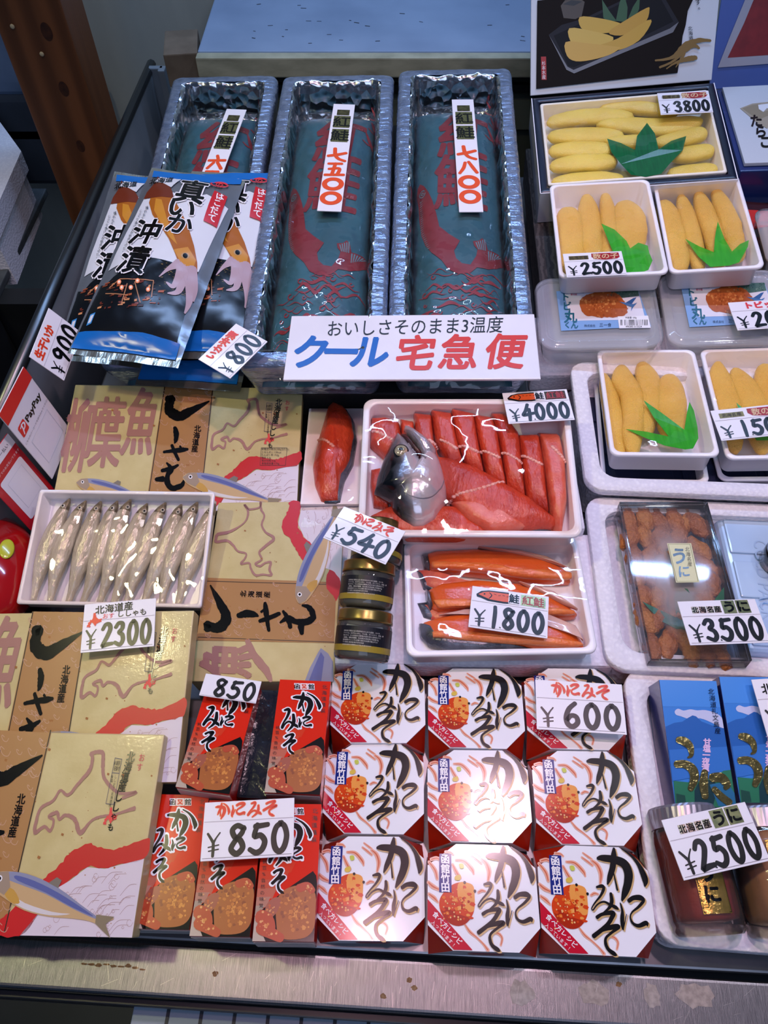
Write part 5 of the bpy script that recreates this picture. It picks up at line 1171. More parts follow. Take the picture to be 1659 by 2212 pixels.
# back pair of trays
M = ktray('wrapped white tray of four pale roe in the back pair, with the 2500 yen card', (.2786, .8316, .1400, -2.6, 4.9, -5.3), .1279, .1768, .034, True, 14)
A = Art(.1279, .1768, [(745,770),(1165,745),(1245,1140),(790,1159)])
roes(A, M, [[(825,830,70),(835,880,95),(850,960,95),(850,1060,85),(850,1120,60)], [(905,775,45),(915,840,75),(925,930,82),(930,1000,80),(935,1075,60)], [(985,770,40),(995,830,55),(1005,920,60),(1005,1020,60),(1000,1100,50)], [(1060,800,70),(1085,860,115),(1090,940,120),(1085,1010,95),(1080,1090,70)]], ROE, 'roe in the back left tray', -.0155,
     ['broad golden roe at the left of the back tray with the 2500 card', 'golden roe second from the left in the tray with the 2500 card', 'narrow golden roe third from the left in the tray with the 2500 card', 'broad golden roe at the right of the back tray with the 2500 card'])
leaf('bright green leaf divider in the back left roe tray, right of the 2500 card', M, [A.P(*q) for q in [(965,926),(1020,955),(1070,1000),(1085,1030),(1120,1005),(1160,1015),(1165,1045),(1178,1080),(1160,1120),(1100,1142),(1050,1130),(1020,1060)]], GREEN, -.0035)
M = ktray('wrapped white roe tray at the right of the back pair, with three-point leaf', (.4059, .8413, .1400, -4.7, 2.9, -8.2), .1076, .1837, .034, True, 17)
A = Art(.1076, .1837, [(1178,760),(1535,728),(1648,1115),(1250,1140)])
roes(A, M, [[(1225,800,60),(1250,860,85),(1275,940,90),(1295,1030,80),(1300,1100,60)], [(1300,775,42),(1325,850,62),(1350,940,66),(1370,1020,60),(1385,1095,46)], [(1375,762,46),(1400,830,68),(1430,910,72),(1455,1000,66),(1470,1080,50)], [(1445,745,44),(1480,820,68),(1515,900,74),(1535,980,66),(1545,1050,60)]], ROE, 'roe in the back right tray', -.0155,
     ['golden roe at the left of the tray with the three-point leaf', 'golden roe second from the left in the tray with the three-point leaf', 'golden roe third from the left in the tray with the three-point leaf', 'golden roe at the right of the tray with the three-point leaf'])
leaf('bright green three-point leaf divider in the back right roe tray', M, [A.P(*q) for q in [(1317,984),(1375,1015),(1435,1045),(1440,980),(1450,920),(1480,990),(1510,1045),(1545,1010),(1583,990),(1578,1020),(1540,1090),(1500,1103),(1420,1105),(1370,1060)]], GREEN, -.0035)
riser('black_riser', 'dark grey stand under the kazunoko trays and gift box', (.340, .935, .0905, -2, 4.5, -5), .262, .33, .06, RISG)
slab('white foam block under the two orange roe tubs', (.355, .727, .041, -3, 3.5, -4), .335, .105, .030, name='foam_block')
price_card('white price card reading 2500 yen on the back left roe tray', (.2517, .7560, .1390, -1.0, 3, -4.1), .0700, .0425, '2.500', head=head_kazunoko, line=.36, px=250)

# tobiko tubs
TUBM = film('milky_tub_plastic', haze=.30, bump=0, rough=.08); LIDM = film('milky_lid_plastic', haze=.26, bump=.05, rough=.08)
def tub(label, P):
    t = thing('roe_tub', label, 'tub', P, 'orange roe tubs'); w, d, r = .146, .118, .020
    R3 = lambda W, D, rr, z: [Vector((x, y, z)) for x, y in rrect(W, D, rr, 8)]
    b = MB(); b.loft([R3(w, d, r, -.008), R3(w+.0015, d+.0015, r, -.006), R3(w, d, r, -.001), R3(w-.004, d-.004, r*.95, 0), R3(w-.014, d-.014, r*.8, 0), R3(w-.016, d-.016, r*.78, .0012), R3(w-.020, d-.020, r*.75, .0012), R3(w-.022, d-.022, r*.72, -.0005), R3(w-.026, d-.026, r*.7, -.0005)], LIDM, cap='end'); b.build('lid', t)
    b = MB(); b.loft([R3(w*.88, d*.86, r*.8, -.040), R3(w*.90, d*.88, r*.85, -.037), R3(w*.965, d*.955, r*.95, -.007)], TUBM, cap=True); b.build('tub_body', t)
    a = Art(w, d, [(160,130),(920,105),(1000,560),(195,575)], eps=.0006)
    a.poly('printed_label', [(298,215),(820,195),(905,440),(330,468)], ink('#7fa6d4', .3), 1); a.poly('printed_label', [(345,213),(820,195),(868,395),(390,405)], ink('#e3dfe6', .3), 2)
    a.poly('printed_label', [(610,202),(820,195),(830,245),(700,262),(640,240)], ink('#4f6f5e', .3), 3)
    rn = random.Random(8)
    for _ in range(40): x, y = rn.uniform(620, 815), rn.uniform(200, 250); a.poly('printed_label', [(x, y), (x+rn.uniform(5, 18), y+rn.uniform(-5, 5)), (x+5, y+6)], ink(rn.choice(('#2f5040', '#7c9484', '#39604c')), .3), 4)
    a.poly('roe_picture', [(445,300),(470,250),(520,228),(580,215),(650,222),(715,255),(740,300),(755,340),(720,375),(640,383),(560,382),(480,365)], ink('#b05a24', .3), 4, jit=5)
    for _ in range(120):
        x, y = rn.gauss(600, 75), rn.gauss(300, 38)
        if ((x-600)/150)**2+((y-300)/80)**2 > 1: continue
        rr = rn.uniform(3, 10); a.poly('roe_picture', [(x+rr*math.cos(q), y+rr*math.sin(q)) for q in [k*1.05 for k in range(6)]], ink(rn.choice(('#c9763a', '#9a4a1a', '#d08848', '#a8521e')), .3), 5)
    a.poly('flying_fish_print', [(700,285),(740,290),(790,300),(815,290),(790,320),(775,345),(780,318),(740,305)], ink('#4a78b0', .3), 6); a.poly('flying_fish_print', [(740,292),(790,262),(812,256),(780,300)], ink('#2e5c98', .3), 6)
    TL_ = ink('#1c6478', .3)
    for ch, x, y, s_ in (('ト', 360, 252, 58), ('ビ', 370, 310, 60), ('丸', 390, 378, 84), ('く', 368, 432, 44), ('ん', 415, 432, 50)): a.text('tub_lettering', ch, x, y, s_, TL_, 4, bold=.035)
    a.text('tub_lettering', '魚介類加工品', 430, 222, 15, BLACK, 4); a.text('tub_lettering', '要冷蔵', 410, 238, 14, ink('#c83050', .3), 4); a.text('tub_lettering', '株式会社', 512, 437, 18, ink('#22344a', .3), 4); a.text('tub_lettering', '三一食', 612, 432, 26, ink('#22344a', .3), 4)
    a.poly('barcode_sticker', [(690,378),(885,373),(902,452),(700,455)], WHITE, 5)
    for k in range(34):
        x = 706+k*5.2
        if rn.random() < .7: a.poly('barcode_sticker', [(x, 400), (x+rn.choice((1.6, 2.6, 3.6)), 400), (x+4, 436), (x+1.5, 436)], BLACK, 6)
    a.text('barcode_sticker', '4902821513224', 792, 444, 16, BLACK, 6); a.text('barcode_sticker', '内容量 100g', 775, 388, 14, BLACK, 6)
    a.build(t); return t
tb_ = tub('milky plastic tub with orange roe label and barcode, left of the pair', (.2615, .7272, .0935, -2.9, 5.4, -4.6))
copy_tree(tb_, 'milky plastic tub with orange roe label, right of the pair, under the 2000 card', (.4170, .7311, .0972, -3.2, 7.5, -5.5))
def head_tobi(a, W, H): a.text('heading', 'トビッコ', 500, H*.16, H*.25, ink('#f29a9a', .4), 1, bold=.09); a.text('heading', 'トビッコ', 500, H*.16, H*.25, ink('#e0303c', .35), 2, bold=.04)
price_card('white price card reading 2000 yen on the right orange roe tub', (.4540, .7000, .1105, .3, 4.0, -5), .0800, .0460, '2000', head=head_tobi, line=.34, px=250)

# kazunoko gift box
KP = (.3372, 1.0107, .1600, -1.2, 10.7, -6.0); KM = pose(KP)
NAVYB = mat('navy_board', '#0c1430', '#0a1026', rough=.3, coat=.3, scale=10); WBD = _M['white_board']
t = thing('roe_gift_box', 'navy gift box of pale yellow roe, open with its picture lid standing behind', 'gift box', KP)
tray('carton', .252, .188, .050, NAVYB, t, r=.002, rim=.010, taper=.99)
b = MB()
for sx_, sy_, w_, d_ in ((-.1265, 0, .0012, .189), (.1265, 0, .0012, .189), (0, -.0945, .253, .0012)): b.box(w_, d_, .050, (sx_, sy_, -.0255), WBD)
b.build('outer_sleeve', t)
b = MB(); 
tray('inner_tray', .231, .1619, .028, mat('cream_foam_tray', '#efe9da', rough=.5), t, r=.003, rim=.004, taper=.97)
sheet('clear_film', .228, .159, FILM, t, lambda u, v: .0012+.0016*noise.noise(Vector((u*35, v*35, 31)))+.0016*noise.noise(Vector((u*18, v*18, 33))), 44, 36)
X_ = Vector((.2566, .0036, .020)).normalized(); Y_ = Vector((0, math.sin(R(30)), math.cos(R(30)))); Y_ = (Y_-X_*Y_.dot(X_)).normalized(); Z_ = X_.cross(Y_); O_ = Vector((.3406, 1.116, .175))
LM_ = Matrix(((X_.x, Y_.x, Z_.x, O_.x), (X_.y, Y_.y, Z_.y, O_.y), (X_.z, Y_.z, Z_.z, O_.z), (0, 0, 0, 1)))
b = MB(); b.box(.2574, .19, .004, (0, .095, -.003), mat('lid_board', '#dfe4ea', rough=.35, coat=.25), .001); o = b.build('lid'); o.parent = t; o.matrix_parent_inverse = KM.inverted(); o.matrix_basis = LM_; lidob = o
a = Art(.2574, .115, [(680,0),(1490,0),(1425,335),(668,400)], off=(0, .0575), eps=.0004); PK_ = 'lid_picture'
a.poly(PK_, [(712,0),(697,372),(1305,310),(1325,230),(1335,180),(1350,140),(1362,90),(1385,50),(1400,0)], ink('#1a1412', .5, spec=.15), 1)
a.poly(PK_, [(765,150),(830,112),(935,92),(1080,40),(1190,0),(1262,0),(1325,128),(1300,165),(1080,240),(880,310),(845,295)], ink('#2a2a30', .4, spec=.2), 2); a.poly(PK_, [(790,155),(935,105),(1200,5),(1250,8),(1305,125),(1080,215),(880,285),(855,280)], ink('#17171b', .4, spec=.2), 3)
a.poly(PK_, [(765,150),(845,295),(880,310),(1080,240),(1300,165),(1325,128),(1290,150),(1080,225),(878,296),(850,283)], ink('#77777c', .25), 4)
a.poly(PK_, [(828,32),(850,10),(920,8),(942,24),(925,82),(895,92),(840,84)], ink('#4a3c2c', .3), 2); a.poly(PK_, [(840,26),(880,12),(930,22),(890,36)], ink('#15100c', .3), 3)
for p_ in ([(1020,20),(1050,70),(1078,110),(1045,112),(1022,95)], [(1075,110),(1095,40),(1115,0),(1128,60),(1120,118)], [(1120,118),(1150,60),(1182,20),(1175,70),(1155,105)]): a.poly(PK_, p_, ink('#2f5a30', .3), 4)
YL = [ink(c, .3) for c in ('#d9b03e', '#e0bb50', '#cfa035', '#d4a83c', '#dcb04a')]
for c_, p_ in zip(YL, ([(915,85),(990,92),(1080,115),(1095,130),(1040,155),(970,148),(920,130)], [(865,128),(960,142),(1060,172),(1030,200),(985,205),(905,198),(868,180)], [(1040,152),(1120,108),(1205,68),(1216,76),(1200,118),(1150,150),(1090,168)], [(985,206),(1080,178),(1205,115),(1216,132),(1165,190),(1085,222),(1030,215)], [(845,184),(930,190),(1060,208),(1086,215),(1040,240),(960,258),(890,262),(850,240)])): a.poly(PK_, p_, c_, 5, smooth=3)
a.rect('red_seal', 724, 240, 749, 335, ink('#b02420', .35), 3); a.text('red_seal', '杉本水産', 736, 258, 19, WHITE, 4, vert=True, gap=.98)
a.text('lid_lettering', 'します。', 1400, 0, 24, BLACK, 2, vert=True, slant=.05); a.text('lid_lettering', 'は', 1438, 20, 26, BLACK, 2); a.text('lid_lettering', '北海道', 1365, 145, 17, BLACK, 2, vert=True)
GB_ = ink('#8a6c34', .35)
for s_ in ([(1225,265,6),(1290,255,12),(1340,215,22),(1390,198,16),(1432,200,9)], [(1240,290,8),(1290,270,8),(1330,240,10),(1370,215,14),(1390,225,8)], [(1265,295,4),(1300,275,8),(1345,262,18),(1375,258,16)], [(1345,215,8),(1330,250,10),(1300,290,3)]): a.stroke('gold_calligraphy', s_, GB_, 3, rough=.15)
for o in a.build(t):
    o.matrix_parent_inverse = KM.inverted(); o.matrix_basis = LM_.copy()
    mw = LM_.copy(); o.parent = lidob; o.matrix_parent_inverse = LM_.inverted() @ LM_; o.matrix_parent_inverse = Matrix.Identity(4); o.matrix_basis = Matrix.Identity(4)
A = Art(.231, .1619, [(705,435),(1410,365),(1487,720),(745,770)])
GR = [([(735,488,50),(850,465,64),(1000,455,64),(1100,462,40)], 'pale roe at the upper left of the gift box'), ([(950,425,30),(1080,415,50),(1190,425,50),(1290,440,30)], 'pale roe along the back wall of the gift box'), ([(940,492,30),(1050,492,60),(1200,500,70),(1330,485,66),(1395,470,30)], 'long pale roe below the 3800 yen card'),
      ([(740,545,50),(850,540,66),(970,540,66),(1060,545,40)], 'pale roe second down on the left of the gift box'), ([(1180,570,40),(1280,555,62),(1370,530,60),(1410,515,30)], 'pale roe right of the leaf, second down on the right'), ([(745,605,50),(850,598,64),(950,600,66),(1010,600,40)], 'pale roe third down on the left of the gift box'), ([(1250,625,40),(1330,615,60),(1410,600,52),(1436,590,24)], 'pale roe third down on the right of the gift box'),
      ([(750,670,46),(850,655,66),(960,650,66),(1030,650,40)], 'pale roe fourth down on the left of the gift box'), ([(1240,700,46),(1330,695,62),(1410,685,58),(1452,675,26)], 'pale roe lowest on the right of the gift box'), ([(760,735,36),(850,725,54),(960,720,58),(1060,722,40)], 'pale roe lowest on the left of the gift box'), ([(970,560,30),(1050,566,50),(1150,560,50),(1190,552,24)], 'short pale roe behind the tip of the dark leaf')]
for i, (pts, lb) in enumerate(GR): roes(A, KM, [pts], ROEP, 'pale roe in the gift box', -.012, [lb], .015, 1.42)
leaf('dark green three-point leaf divider lying on the gift box roe', KM, [A.P(*q) for q in [(982,577),(1040,595),(1098,625),(1105,570),(1148,512),(1180,560),(1196,622),(1250,585),(1315,564),(1300,620),(1240,685),(1205,728),(1140,740),(1080,728),(1040,680),(1000,630)]], GREEND, -.0010)
price_card('white price card reading 3800 yen on the navy gift box', (.4160, 1.0560, .1830, -4.6, 6, -5.5), .0687, .0500, '3.800', head=head_kazunoko, line=.36, px=270)

# tarako box with its standing blue lid
TP = (.590, 1.040, .165, -5.0, 3.0, -5.2)
NAVY2 = mat('navy_blue_board', '#1b2f6e', '#16275c', rough=.25, coat=.4, scale=10)
t = thing('cod_roe_box', 'white topped navy box with black Japanese lettering at the right edge', 'gift box', TP)
b = MB(); b.box(.212, .205, .050, (0, -.002, -.028), NAVY2, .002); b.build('carton', t)
b = MB(); b.box(.196, .1904, .005, (-.002, 0, 0), mat('speckled_paper', '#d6dade', '#c6ccd2', rough=.4, scale=400, lo=.2, hi=.4), .0008); b.build('white_top', t)
a = Art(.0900, .1904, [(850,885),(1540,845),(1780,1645),(1040,1660)], off=(-.055, 0), eps=.0028)
a.poly('emblem', [(1020,1110),(1150,1060),(1340,1040),(1340,1250),(1290,1320),(1200,1270)], ink('#a49a86', .4), 1); a.poly('emblem', [(1045,1112),(1150,1075),(1240,1062),(1210,1110),(1250,1150),(1320,1130),(1320,1180),(1200,1230)], ink('#8f856e', .4), 2); a.poly('emblem', [(1210,1075),(1340,1060),(1340,1120),(1300,1110),(1260,1150),(1215,1120)], ink('#dfe2e6', .4), 3)
for n_, ch in enumerate('たらこ'): a.text('black_lettering', ch, 1180+n_*40, 1240+n_*110, 135, BLACK, 4, bold=.04)
a.text('blue_lettering', '美味海道', 1318, 1310, 36, ink('#26347e', .4), 4, vert=True); a.build(t)
X_ = Vector((1, -.04, .06)).normalized(); Y_ = Vector((0, math.sin(R(28)), math.cos(R(28)))); Y_ = (Y_-X_*Y_.dot(X_)).normalized(); Z_ = X_.cross(Y_); O_ = Vector((.5990, 1.158, .158))
LM2 = Matrix(((X_.x, Y_.x, Z_.x, O_.x), (X_.y, Y_.y, Z_.y, O_.y), (X_.z, Y_.z, Z_.z, O_.z), (0, 0, 0, 1)))
b = MB(); b.box(.222, .20, .004, (0, .10, -.003), mat('blue_lid_board', '#4f68b0', '#465fa6', rough=.3, coat=.3, scale=8), .001); o = b.build('standing_lid', t); o.matrix_parent_inverse = pose(TP).inverted(); o.matrix_basis = LM2; lo_ = o
a = Art(.222, .20, [(0,0),(222,0),(222,200),(0,200)], off=(0, .10), eps=.0003); a.poly('lid_picture', [(60,0),(222,0),(222,166),(8,172),(20,130)], ink('#a9a6b0', .35), 1); a.poly('lid_picture', [(72,0),(222,0),(222,156),(20,160),(36,118)], mat('red_roe_print', '#8e1c22', '#7a141c', rough=.4, scale=60), 2); a.poly('lid_picture', [(150,100),(175,92),(180,118),(160,120)], ink('#3a3020', .4), 3)
for o in a.build(lo_): pass
riser('black_riser', 'black stand under the navy cod roe box at the right edge', (.590, 1.035, .109, -5, 3, -5), .20, .19, .07)
ct = thing('clear_container', 'clear lidded container partly cut off at the right edge, beside the back roe tray', 'container', (.525, .835, .125, -6, 3, -5))
b = MB(); R3 = lambda W, D, rr, z: [Vector((x, y, z)) for x, y in rrect(W, D, rr, 6)]
b.loft([R3(.075, .10, .012, -.04), R3(.080, .105, .014, -.005), R3(.086, .111, .016, -.003), R3(.086, .111, .016, 0), R3(.070, .095, .012, .002)], TUBM); b.build('tub_body', ct)
b = MB(); b.box(.06, .08, .02, (0, 0, -.025), mat('brown_paste', '#8a6a44', rough=.5), .005); b.build('contents', ct)
wr = thing('red_wrapper', 'small red plastic wrapper at the right edge in front of the navy box', 'wrapper', (.494, .905, .105, -10, 12, 0))
b = MB(); b.prism([(-.02, .012), (.03, .014), (.03, -.012), (.004, -.020)], -.001, .001, ink('#c8281e', .3)); b.build('sheet', wr)
b = MB(); b.box(.09, .018, .006, (.02, .024, -.006), mat('dark_red_wrap', '#3a1c22', rough=.2, coat=.5), .002); b.build('fold', wr)

# sea urchin case
UP = (.2918, .3724, .0600, -1.7, -.4, -2.4); UM = pose(UP)
ACR = film('clear_acrylic', tint='#fbfcfd', haze=.02, bump=0, rough=.05, gloss=.85)
t = thing('urchin_case', 'clear lidded case of orange sea urchin, fogged inside, beside the 3500 card', 'case', UP)
w, d, h = .0915, .1804, .024
b = MB(); b.box(w, d, .007, (0, 0, -.0035), ACR, .0012); b.build('lid', t)
b = MB(); 
for k in (0, 1):
    W2, D2 = w-.001-k*.005, d-.001-k*.005
    for (sx_, sy_, ww, dd) in ((-W2/2, 0, .001, D2), (W2/2, 0, .001, D2), (0, -D2/2, W2, .001), (0, D2/2, W2, .001)): b.box(ww, dd, h-.004, (sx_, sy_, -h/2-.004), ACR)
b.box(w, d, .001, (0, 0, -h-.0015), ACR); b.build('case_body', t)
FM = bpy.data.materials.new('condensation'); FM.use_nodes = True; nt = FM.node_tree; N = nt.nodes; N.clear()
out = N.new('ShaderNodeOutputMaterial'); tr_ = N.new('ShaderNodeBsdfTransparent'); df = N.new('ShaderNodeBsdfDiffuse'); df.inputs[0].default_value = lin('#cfc2bf'); mx = N.new('ShaderNodeMixShader'); tc = N.new('ShaderNodeTexCoord')
mp = N.new('ShaderNodeMapping'); mp.inputs['Scale'].default_value = (1/.036, 1/.078, 1); gr = N.new('ShaderNodeTexGradient'); gr.gradient_type = 'SPHERICAL'; nz = N.new('ShaderNodeTexNoise'); nz.inputs['Scale'].default_value = 45
mu = N.new('ShaderNodeMath'); mu.operation = 'MULTIPLY'; rp = N.new('ShaderNodeMapRange'); rp.inputs[1].default_value = .05; rp.inputs[2].default_value = .5; rp.inputs[4].default_value = .52
nt.links.new(tc.outputs['Object'], mp.inputs[0]); nt.links.new(mp.outputs[0], gr.inputs[0]); nt.links.new(gr.outputs['Fac'], mu.inputs[0]); nt.links.new(tc.outputs['Object'], nz.inputs['Vector']); nt.links.new(nz.outputs['Fac'], rp.inputs[0] if False else mu.inputs[1])
m2 = N.new('ShaderNodeMath'); m2.operation = 'MULTIPLY'; m2.inputs[1].default_value = 2.0; nt.links.new(mu.outputs[0], m2.inputs[0]); nt.links.new(m2.outputs[0], rp.inputs[0]); nt.links.new(rp.outputs[0], mx.inputs[0]); nt.links.new(tr_.outputs[0], mx.inputs[1]); nt.links.new(df.outputs[0], mx.inputs[2]); nt.links.new(mx.outputs[0], out.inputs[0])
sheet('condensation', .082, .170, FM, t, lambda u, v: -.0078, 2, 2)
A = Art(w, d, [(390,92),(1142,92),(1530,1448),(650,1445)], eps=.0005)
A.poly('case_label', [(795,450),(1000,450),(1072,782),(872,785)], mat('cream_label', '#dcd9a8', rough=.4), 1); A.stroke('case_label', [(805,458,5),(990,458,5),(1060,774,5),(880,776,5)], ink('#8a8a5c', .4), 2, n=1, closed=True)
A.text('case_label', 'う', 897, 560, 150, BLACK, 2, bold=.04, ang=-4); A.text('case_label', 'に', 940, 690, 110, BLACK, 2, bold=.04, ang=-4); A.text('case_label', '北海名産', 968, 480, 42, ink('#4a4636', .4), 2, vert=True, slant=.16); A.build(t)
URM = [mat('urchin_%d' % k, c1, c2, rough=.42, scale=90, bump=1.6, bscale=300, sss=.1, coat=.2, lo=.3, hi=.7) for k, (c1, c2) in enumerate((('#c9782c', '#a85a1c'), ('#d28634', '#b06624'), ('#b86a2c', '#96501e')))]
UPOS = [(500,190),(640,165),(770,190),(905,190),(1000,200),(1090,230), (490,330),(640,310),(780,320),(930,330),(1110,420), (540,500),(690,480),(820,470),(960,520),(1170,560), (570,650),(720,690),(880,680),(1050,680),(1210,720), (610,850),(760,840),(930,860),(1150,860), (630,1040),(760,1010),(920,1050),(1120,1060), (700,1290),(840,1250),(1060,1380),(1180,1390),(1300,1375),(1010,1230),(1250,1230)]
for i, (x, y) in enumerate(UPOS):
    px, py = A.P(x, y); px = max(-w/2+.009, min(w/2-.009, px)); py = max(-d/2+.013, min(d/2-.013, py))
    row = 'back' if y < 260 else 'front' if y > 1150 else 'middle'
    side = 'left' if px < -.02 else 'right' if px > .02 else 'centre'
    rn = random.Random(i); b = MB(); rings = []; n = 14; L, W2, H2 = rn.uniform(.027, .035), rn.uniform(.016, .021), rn.uniform(.012, .016)
    for j in range(15):
        f = j/14; s_ = max(.15, math.sin(math.pi*(.08+.84*f))**.6); ring = []
        for k in range(n):
            q = 2*math.pi*k/n; v = Vector((W2/2*s_*math.cos(q), (f-.5)*L, H2/2*s_*math.sin(q))); v += Vector((math.cos(q), 0, math.sin(q)))*(.0022*noise.noise(v*150+Vector((i*3, 0, 0)))+.0012*noise.noise(v*420+Vector((i*3, 0, 9)))); ring.append(v)
        rings.append(ring)
    b.loft(rings, URM[i % 3])
    o = place(b.build('sea_urchin_lobe'), UM @ Matrix.Translation((px, py, -.0150+rn.uniform(-.003, .0005))) @ Matrix.Rotation(rn.uniform(-.5, .5)+(.25 if x > 1000 else 0), 4, 'Z'))
    tag(o, 'orange brown sea urchin lobe at the %s %s of the clear fogged case' % (row, side), 'sea urchin', 'sea urchin lobes, %s %s' % (row, side))
leaf('green leaf divider with long points under the fogged sea urchin lid', UM, [A.P(*q) for q in [(605,905),(700,945),(800,990),(900,1040),(880,860),(900,790),(990,800),(1060,930),(1150,1000),(1220,900),(1305,785),(1310,925),(1250,1050),(1060,1160),(900,1140),(790,1080),(700,1000)]], GREEND, -.0088)
price_card('white price card reading 3500 yen on the sea urchin case', (.3125, .3140, .0740, 2.1, .2, -.2), .0735, .0446, '3.500', head=head_uni, line=.36, px=220)

# blue uni cartons
BQ_ = [(222,92),(640,100),(770,1005),(330,1025)]
def blue_box(label, P):
    t = thing('urchin_carton', label, 'carton', P, 'blue urchin cartons'); b = MB(); b.box(.0500, .1045, .034, (0, 0, -.017), mat('blue_board', '#26307a', '#1d2562', rough=.2, coat=.5, scale=9), .0006); b.build('carton', t)
    a = Art(.0500, .1045, BQ_, eps=.0003, clip=(-.0249, .0249, -.0521, .0521)); F = 'printed_face'
    a.poly(F, BQ_, ink('#3f86d8', .22), 0); a.poly(F, [(222,92),(640,100),(668,290),(245,290)], ink('#4a92e2', .22), 1)
    a.poly('cloud_print', [(335,325),(360,305),(400,318),(450,308),(500,315),(560,312),(640,335),(685,380),(688,440),(600,400),(520,372),(440,378),(380,360),(345,350)], ink('#c9cdea', .25), 2, smooth=3)
    a.poly('mountain_print', [(265,440),(330,410),(390,400),(430,372),(465,352),(490,358),(530,395),(600,420),(690,440),(725,640),(735,740),(310,835)], ink('#2c66b4', .22), 3); a.poly('mountain_print', [(290,610),(715,570),(740,740),(310,840)], ink('#3a78c8', .22), 4)
    a.poly('shore_print', [(318,838),(420,842),(500,830),(600,800),(680,745),(740,735),(770,1005),(332,1025)], ink('#2f7a5a', .25), 5); a.poly('shore_print', [(500,840),(600,810),(640,860),(600,1010),(470,1015),(470,900)], ink('#1c3f46', .25), 6); a.poly('shore_print', [(335,930),(400,940),(410,1015),(340,1022)], ink('#235046', .25), 6); a.poly('shore_print', [(580,850),(700,820),(755,900),(765,1000),(640,1000)], ink('#2b6f9a', .25), 6)
    for n_, ch in enumerate('北海道礼文島産'): a.text('black_lettering', ch, 600+n_*7, 178+n_*47, 46, BLACK, 7)
    for n_, ch in enumerate('甘塩一夜漬'): a.text('pink_lettering', ch, 566-n_*4, 545+n_*46, 56, ink('#e3c3e6', .3), 8, bold=.06)
    GL = mat('gold_foil_print', '#8d8150', '#a89a62', rough=.16, metal=.85, scale=260, bump=.3, bscale=300)
    for s_ in ([(355,535,44),(400,545,60),(440,580,50),(450,640,30),(425,662,12)], [(340,715,50),(400,712,56),(455,745,64),(470,810,60),(440,890,40)], [(545,760,44),(535,850,60),(545,940,46)], [(600,800,60),(660,795,64),(700,840,54),(690,870,30)], [(610,880,40),(660,930,50),(715,970,50)]): a.stroke('gold_lettering', [(x, y, ww*1.08) for x, y, ww in s_], GL, 9)
    a.build(t); return t
b1 = blue_box('blue carton with mountain picture and gold lettering, left of the pair', (.2674, .2082, .0580, -1.5, 11, -1.0))
copy_tree(b1, 'blue carton with mountain picture, right of the pair, under a cut-off price card', (.3218, .2114, .0580, -1.1, 11, -1.7))
price_card('white price card cut off by the right edge, on the right blue carton', (.3598, .2347, .0740, 3.3, 8.1, -2.8), .0748, .0487, '2500', head=head_text('北海名産', .34, .18, .2, BLACK), line=.36, px=250)

